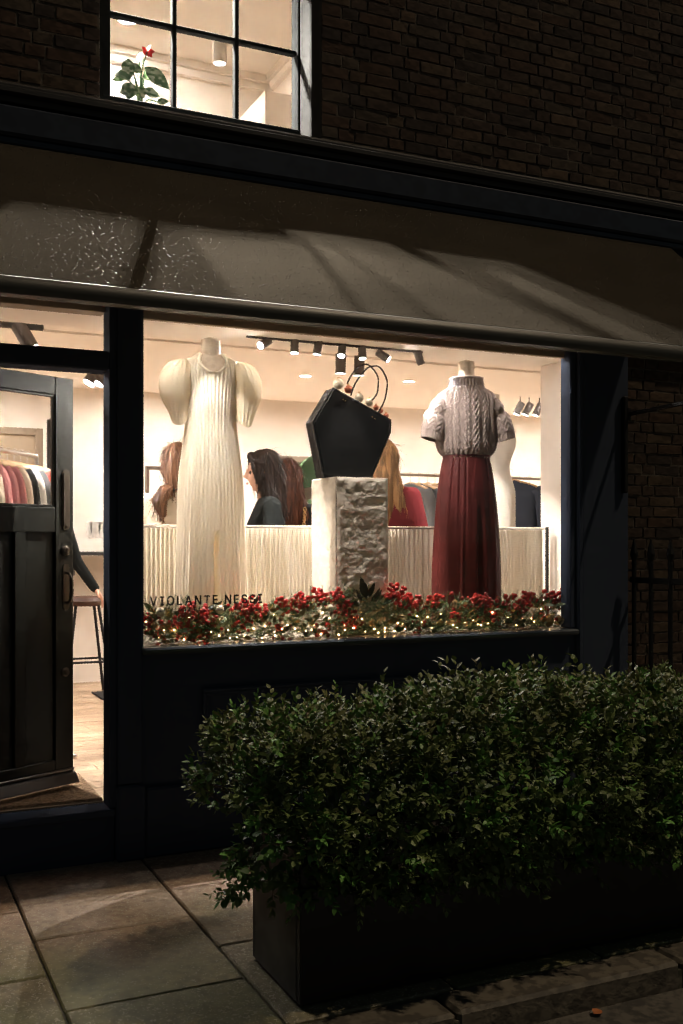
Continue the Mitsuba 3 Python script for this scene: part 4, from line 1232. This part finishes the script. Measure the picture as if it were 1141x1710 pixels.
# fiddle leaf plant behind the pedestal
fp = thing('potted_plant', 'tall potted plant with big glossy leaves behind the pedestal', 'plant')
q = W(504, 870, 1.5)
add('pot', lathe([(0, 0), (.13, 0), (.16, .3), (.15, .3), (.14, .27), (0, .27)], 24, (q[0], q[1], FZ)), 'm_white', fp, smooth=35)
stm = smoothpath([(q[0], q[1], FZ + .27), (q[0] + .02, q[1], 1.2), (q[0] - .02, q[1], 1.7), (q[0], q[1] - .02, 1.88)], 20)
add('stem', tube(stm, np.linspace(.016, .007, 20), 8), 'm_twig', fp)
mat('m_fiddle', (.05, .10, .045), .2, .8)
lv, lf = leaf(.52, .18, 8, .16)
for i, (tz, az, el, L) in enumerate([(1.86, -.4, 1.05, .3), (1.86, .5, 1.0, .3), (1.82, 2.6, .9, .3), (1.74, 3.6, .2, .26), (1.7, .2, .3, .25), (1.62, 4.4, .3, .28), (1.62, 1.4, .1, .28), (1.5, .0, -.1, .3), (1.48, 3.0, .0, .3), (1.38, 5.0, .1, .3), (1.3, 2, 0, .3)]):
    d = np.array([[math.cos(az) * math.cos(el), math.sin(az) * math.cos(el), math.sin(el)]])
    R = rots(d, np.array([PI / 2 + rng.normal() * .4]))
    add('leaf', scatter(lv, lf, np.array([[q[0], q[1], tz]]), R, L), 'm_fiddle', fp, smooth=True)
# flowering plant upstairs
ap = thing('potted_plant', 'red flowering plant with dark veined leaves on the upper window sill', 'plant')
base = W(236, 175, .42)
bz = base[2]
add('pot', lathe([(0, 0), (.06, 0), (.08, .13), (.072, .13), (.066, .11), (0, .11)], 20, (base[0], base[1], bz - .2)), 'm_terracotta', ap, smooth=35)
struct('window_ledge', box(1.03, 2.1, .335, .6, bz - .26, bz - .2), 'm_white')


def anth(p, n, uv):
    return mix((.09, .16, .07), (.42, .48, .34), smoothstep(.35, .8, noise(p.x * 55, p.z * 80, p.y * 30)))


mat('m_veined', mikit.proc(anth), .35, .5)
for (sx_, sz_, ex, ez, L, w) in [(214, 98, 214, 134, .16, .62), (222, 122, 190, 128, .11, .55), (243, 112, 284, 147, .17, .5), (232, 88, 237, 103, .07, .7), (219, 138, 214, 164, .09, .8), (232, 144, 240, 164, .09, .9), (210, 128, 187, 134, .08, .4), (262, 170, 282, 168, .06, .6), (236, 120, 214, 104, .1, .55), (238, 130, 262, 122, .09, .5), (228, 150, 198, 156, .09, .6), (240, 150, 268, 160, .09, .6)]:
    a, b = W(sx_, sz_, .40), W(ex, ez, .40 + rng.uniform(-.04, .02))
    d = (b - a)[None]
    lv, lf = leaf(w, .1, 7, .1)
    add('leaf', scatter(lv, lf, a[None], rots(d, np.array([PI / 2 + rng.normal() * .3])), np.linalg.norm(d)), 'm_veined', ap, smooth=True)
    add('stalk', tube(smoothpath([(base[0], base[1], bz - .1), (base + a) / 2 + [0, 0, .02], a], 10), .003, 6), 'm_fiddle', ap)
fl0 = W(246, 86, .40)
lv, lf = leaf(.8, .2, 6, .1)
for az in (0.2, 1.4, 2.7, 3.9, 5.2):
    d = np.array([[math.cos(az), -.3, math.sin(az) * .7]])
    add('petal', scatter(lv, lf, fl0[None] + d * .004, rots(d, np.array([PI / 2])), .034), mat('m_petal', (.55, .03, .025), .4), ap, smooth=True)
add('stalk', tube(smoothpath([(base[0], base[1], bz - .1), W(236, 130, .4), fl0], 12), .0028, 6), 'm_fiddle', ap)

# ---------------------------------------------------------------- garland in the window
ga = thing('garland', 'festive garland of pine, red berries and fairy lights along the window sill', 'garland')
GX0, GX1 = 1.235, 3.68


def gh(x):
    """How high the garland stands along the window."""
    return .15 + .085 * np.exp(-((x - 2.42) / .2) ** 2) + .035 * np.sin(x * 5.3) * np.sin(x * 2.1) + .02 * np.exp(-((x - 3.6) / .1) ** 2)


def gpos(n, lo=0, hi=1.0):
    x = rng.uniform(GX0, GX1, n)
    a = rng.random(n)
    ang = rng.uniform(0, PI, n)
    h_ = gh(x)
    return np.stack([x, .125 + .10 * np.cos(ang) * (lo + (hi - lo) * np.sqrt(a)), PF + .01 + h_ * np.sin(ang) * (lo + (hi - lo) * np.sqrt(a))], 1)


# pine sprays: a stem with needles
nv, nf = [], []
for i in range(64):
    t = i / 64
    az = i * 2.4
    c = np.array([t, 0, -.12 * t * t])
    d = np.array([.75, .66 * math.cos(az), .66 * math.sin(az)])
    d /= np.linalg.norm(d)
    L = .24 * (1 - .5 * t)
    s = np.cross(d, [.3, .5, .8])
    s /= np.linalg.norm(s)
    k = len(nv)
    nv += [c - s * .006, c + s * .006, c + d * L]
    nf.append((k, k + 1, k + 2))
nv, nf = np.array(nv), np.array(nf)
n = 1500
pos = gpos(n, .2, .92)
dr0 = pos - np.stack([pos[:, 0], pos[:, 1] * 0 + .16, pos[:, 2] * 0 + PF], 1)
dirs = dr0 / np.linalg.norm(dr0, axis=1, keepdims=True) * .7 + rng.normal(size=(n, 3)) * .55 + [0, -.15, .1]
mat('m_pine', (.045, .085, .028), .5, .4)
mat('m_pine_light', (.14, .17, .06), .5, .4)
add('pine', scatter(nv, nf, pos[:900], rots(dirs, rng.random(n) * 6.28)[:900], rng.uniform(.07, .125, n)[:900]), 'm_pine', ga, kind='stuff')
add('pine', scatter(nv, nf, pos[900:], rots(dirs, rng.random(n) * 6.28)[900:], rng.uniform(.06, .11, n)[900:]), 'm_pine_light', ga, kind='stuff')
n = 620
pos = np.stack([rng.uniform(GX0, GX1, n), rng.uniform(.025, .10, n), PF + rng.uniform(.0, .05, n)], 1)
add('pine', scatter(nv, nf, pos, rots(np.stack([rng.normal(size=n), rng.normal(size=n) * .35 - .1, rng.random(n) * .45], 1), rng.random(n) * 6.28), rng.uniform(.05, .09, n)), 'm_pine', ga, kind='stuff')
lv, lf = leaf(.42, .2, 4, .12)
n = 860
pos = gpos(n, .5, 1.0)
dirs = np.stack([rng.normal(size=n), rng.normal(size=n) - .6, rng.random(n) * 1.2 - .2], 1)
vc = np.repeat(np.array([(.1, .13, .06), (.05, .08, .03), (.2, .22, .13), (.14, .1, .04), (.32, .19, .06)])[rng.integers(0, 5, n)], len(lv), 0)
add('leaves', scatter(lv, lf, pos, rots(dirs, rng.random(n) * 6.28), rng.uniform(.04, .075, n)), 'm_leafvc', ga, smooth=True, color=vc, kind='stuff')
# dark magnolia like leaves at the middle and left
lv, lf = leaf(.36, .15, 6, .14)
mat('m_magnolia', (.02, .026, .014), .3, .5)
for px, py, ex, ey in [(612, 1000, 602, 962), (616, 998, 625, 972), (605, 1003, 592, 984), (620, 1004, 640, 985), (628, 1006, 632, 980), (420, 1020, 408, 1006), (352, 1020, 372, 1004), (360, 1024, 385, 1010), (345, 1018, 362, 1008), (640, 1008, 660, 996), (600, 1012, 580, 1000), (425, 1010, 432, 994)]:
    a, b = W(px, py, .08), W(ex, ey, .07)
    add('magnolia_leaf', scatter(lv, lf, a[None], rots((b - a)[None], np.array([PI / 2 + rng.normal() * .4])), np.linalg.norm(b - a)), 'm_magnolia', ga, smooth=True)
ico = trimesh.creation.icosphere(1)
BC = [(242, 1040, 22), (262, 1060, 12), (300, 1045, 40), (322, 1025, 34), (345, 1040, 30), (330, 1060, 22), (400, 1020, 18), (418, 1012, 24), (408, 1040, 18), (430, 1022, 16), (480, 1010, 26), (505, 1004, 26), (535, 996, 26), (560, 1000, 16), (575, 1020, 18), (590, 1040, 22), (655, 990, 20), (672, 1000, 18), (690, 1008, 22), (728, 1003, 22), (760, 1028, 14), (795, 1005, 34), (815, 1010, 26), (822, 1030, 14), (850, 1008, 26), (868, 1018, 28), (885, 1000, 24), (905, 1030, 18), (918, 1000, 30), (930, 1000, 22), (470, 1055, 10), (540, 1050, 10), (690, 1045, 8)]
for px, py, n in BC:
    c = W(px, py, .075 if py > 1015 else .10)
    n = int(n * 1.5)
    pp = c + rng.normal(size=(n, 3)) * [.032, .02, .024]
    add('berry_cluster', scatter(ico.vertices, ico.faces, pp, rots(unit_dirs(n), np.zeros(n)), rng.uniform(.009, .0135, n)), 'm_berry', ga, smooth=True)
for px, py in [(283, 1052), (470, 1040), (645, 1030), (760, 1010)]:
    c = W(px, py, .07)
    cv_, cf_ = [], []
    pl_, pf_ = leaf(.9, .3, 2, .1)
    ang = np.arange(40) * 2.4
    zz = np.linspace(-1, 1, 40)
    d = np.stack([np.cos(ang) * np.sqrt(1.05 - zz ** 2), np.sin(ang) * np.sqrt(1.05 - zz ** 2), zz * .9 + .4], 1)
    add('pine_cone', scatter(pl_, pf_, c + d * [.008, .008, .016], rots(d, np.zeros(40)), .014), 'm_oak', ga)
BA = [(268, 1022, .024, 'm_pearl', 'pale bauble at the left end of the garland'), (258, 1045, .017, 'm_gold', 'small gold bauble below the pale one at the left end'), (367, 1018, .022, 'm_pearl', 'pale bauble under the lettering on the garland'), (552, 1015, .02, 'm_pearl', 'pale bauble just left of the pedestal'), (622, 1040, .02, 'm_gold', 'gold bauble under the dark centre of the garland'), (735, 1040, .018, 'm_gold', 'small gold bauble below the burgundy trousers'), (806, 1035, .016, 'm_copper', 'copper bauble right of the trousers in the garland'), (918, 1034, .026, 'm_gold', 'large gold bauble near the right end of the garland'), (934, 1034, .02, 'm_gold', 'second gold bauble at the right window edge'), (893, 1020, .018, 'm_pearl', 'pale bauble among red berries at the right'), (520, 1040, .018, 'm_gold', 'gold bauble left of the garland centre')]
for px, py, r, m, lb in BA:
    t = thing('bauble', lb, 'bauble')
    q = W(px, py, .055)
    q[2] = max(q[2], PF + r + .002)
    add('ball', trimesh.creation.icosphere(3, r).apply_translation(q), m, t, smooth=True)
    add('cap', lathe([(0, 0), (.005, 0), (.005, .006), (0, .006)], 8, q + [0, 0, r * .97]), 'm_brass', t)
fs = thing('fairy_lights', 'string of warm white fairy lights wound through the garland', 'fairy lights')
n = 80
xb_ = np.linspace(GX0 + .02, GX1 - .02, n) + rng.normal(size=n) * .008
ang = rng.uniform(.3, 2.9, n)
pos = np.stack([xb_, .125 - .085 * np.abs(np.cos(ang)) - .005, PF + .012 + gh(xb_) * .85 * np.sin(ang) * rng.random(n)], 1)
add('bulb', scatter(ico.vertices, ico.faces, pos, rots(unit_dirs(n), np.zeros(n)), .0042), 'm_white', fs, emit=np.array([1, .6, .24]) * 7.5, kind='stuff')
add('wire', tube(pos - [0, -.005, .003], .0012, 4), 'm_satin_black', fs)

# ---------------------------------------------------------------- planter and hedge
pl = thing('planter', 'long black box planter standing on the pavement in front of the window', 'planter')
X0, X1, Y0, Y1, HP = 1.268, 4.3, -1.812, -1.37, .50
add('front_panel', box(X0 + .002, X1, Y0, Y0 + .03, .01, HP), 'm_planter', pl)
add('back_panel', box(X0 + .002, X1, Y1 - .03, Y1, .01, HP), 'm_planter', pl)
add('end_panel', box(X0, X0 + .03, Y0 + .0305, Y1 - .0305, .01, HP), 'm_planter_side', pl)
add('end_panel', box(X1 - .03, X1 + .002, Y0 + .0305, Y1 - .0305, .01, HP), 'm_planter_side', pl)
add('soil', box(X0 + .03, X1 - .03, Y0 + .03, Y1 - .03, .1, HP - .05), 'm_soil', pl)
hg = thing('hedge', 'dense dark green hedge with small wet leaves growing in the black planter', 'hedge')


def hsurf(x, a, dep):
    """A point of the hedge at x along it, a round it (0 front, 90 degrees top), dep below its skin."""
    lump = .70 + .60 * meshkit.fbm(np.stack([x * 2.6, np.cos(a) * 1.3 + 7, np.sin(a) * 1.3], -1), 3, 4)
    end = np.sqrt(np.clip(1 - np.clip((1.56 - x) / .54, 0, 1) ** 2, 0.02, 1))
    ry, rz = (.40 + .06 * (np.sin(a) < .3)) * lump * end, np.where(np.sin(a) > 0, .335 - .05 * np.clip((x - 2.9) / .6, 0, 1), .35) * lump * (.35 + .65 * end)
    f = 1 - dep
    return np.stack([x, -1.585 - ry * f * np.cos(a), .59 + rz * f * np.sin(a)], -1)


lv, lf = leaf(.58, .2, 4, .1)
pos, dirs, siz, colr = [], [], [], []
ns = 3900
x = rng.uniform(1.09, 4.2, ns)
a = rng.uniform(-1.3, PI + .3, ns)
dep = np.abs(rng.normal(size=ns)) * .09 - .02
base_ = hsurf(x, a, dep + .10)
tip_ = hsurf(x, a, dep)
outd = tip_ - base_
outd /= np.linalg.norm(outd, axis=1, keepdims=True)
outd[:, 0] += np.where(x < 1.4, -(1.4 - x) * 2.2, 0)
sd_ = outd * .7 + np.array([0, 0, .55]) + rng.normal(size=(ns, 3)) * .35
sd_ /= np.linalg.norm(sd_, axis=1, keepdims=True)
slen = rng.uniform(.06, .13, ns) * np.where(rng.random(ns) < .1, 1.5, 1)
twigs = []
for i in range(ns):
    m = 11
    t = np.linspace(.15, 1, m)
    R = rots(sd_[i:i + 1], np.array([rng.random() * 6.28]))[0]
    ph_ = np.arange(m) * 2.4
    splay = .95 - .45 * t
    d = R[:, 0] * (1 - splay * .6)[:, None] + (R[:, 1] * np.cos(ph_)[:, None] + R[:, 2] * np.sin(ph_)[:, None]) * splay[:, None]
    pos.append(base_[i] + sd_[i] * slen[i] * t[:, None])
    dirs.append(d)
    siz.append(rng.uniform(.027, .045) * (1 - .25 * t))
    yng = np.clip((base_[i, 2] - .62) / .35, 0, 1) * rng.random()
    c = np.array([.125, .175, .055]) * rng.uniform(.6, 1.4) * (1 - .65 * yng) + np.array([.26, .2, .11]) * .65 * yng
    if rng.random() < .25:
        c = c * [.8, 1.35, .9]
    colr.append(np.broadcast_to(c, (m, 3)) * rng.uniform(.8, 1.2, (m, 1)))
    if i % 3 == 0:
        twigs.append(tube([base_[i] - sd_[i] * .05, base_[i] + sd_[i] * slen[i] * .9], [.0018, .001], 4, False))
pos, dirs, siz, colr = np.vstack(pos), np.vstack(dirs), np.concatenate(siz), np.vstack(colr)
R = rots(dirs, rng.normal(size=len(pos)) * .5)
q_ = pos[:, 1] + DIST
dd = SN * pos[:, 0] + CS * q_
pxl = CX + F * (CS * pos[:, 0] - SN * q_) / dd
near = np.argsort(np.where((pxl < 1141), dd / siz - 8 * rng.random(len(pos)), 1e9))
front = near[:3000][rng.permutation(3000)[:260]]
rest_ = np.setdiff1d(np.arange(len(pos)), front)
lpl = [mikit.ply((lv, lf), f'm_hleaf{i}', smooth=True) for i in range(4)]
for i in front:
    M = np.eye(4)
    M[:3, :3] = R[i] * siz[i] * 1.1
    M[:3, 3] = pos[i]
    add('leaf', lpl[rng.integers(0, 4)], None, hg, to_world=T(M))
add('foliage', scatter(lv, lf, pos[rest_], R[rest_], siz[rest_]), 'm_leafvc', hg, smooth=True, color=np.repeat(colr[rest_], len(lv), 0), kind='stuff')
add('twigs', cat_(twigs), 'm_twig', hg, kind='stuff')
n = 5000
x = rng.uniform(1.15, 4.15, n)
pi_ = hsurf(x, rng.uniform(-1.0, PI + .2, n), rng.uniform(.2, .8, n))
add('inner_foliage', scatter(lv, lf, pi_, rots(unit_dirs(n), rng.random(n) * 6.28), rng.uniform(.035, .06, n)), 'm_hleaf2', hg, smooth=True, kind='stuff')

# ---------------------------------------------------------------- railing, fallen leaf
rl = thing('railing', 'black iron railing with spear heads beside the brick wall', 'railing')
RX = 4.2
for yq in (-.005, -.15, -.31, -.46, -.61, -.76, -.91):
    b_ = add('post', tube([(RX, yq, 0.0), (RX, yq, 1.38)], .014, 10), 'm_iron', rl)
    add('spear_head', lathe([(0, 0), (.015, 0), (.017, .012), (.012, .022), (.014, .03), (.024, .06), (.022, .075), (.012, .12), (.003, .155), (0, .157)], 12, (RX, yq, 1.362)), 'm_iron', b_, smooth=40)
add('rail', box(RX - .008, RX + .008, -.95, .03, 1.255, 1.29, .003), 'm_iron', rl)
add('rail', box(RX - .008, RX + .008, -.95, .03, .12, .155, .003), 'm_iron', rl)
u_, v_ = (992 - CX) / F, (HY - 1697) / F
t_ = (-.085 - EYE) / v_
lv, lf = leaf(.6, .25, 6, .2)
fk = add('fallen_leaf', scatter(lv, lf, np.array([[t_ * (SN + u_ * CS), t_ * (CS - u_ * SN) - DIST, -.078]]), rots(np.array([[1.0, .4, .12]]), np.array([.2])), .055), mat('m_dead', (.4, .13, .04), .6), smooth=True, label='orange fallen leaf lying on the dark road', cat='leaf')
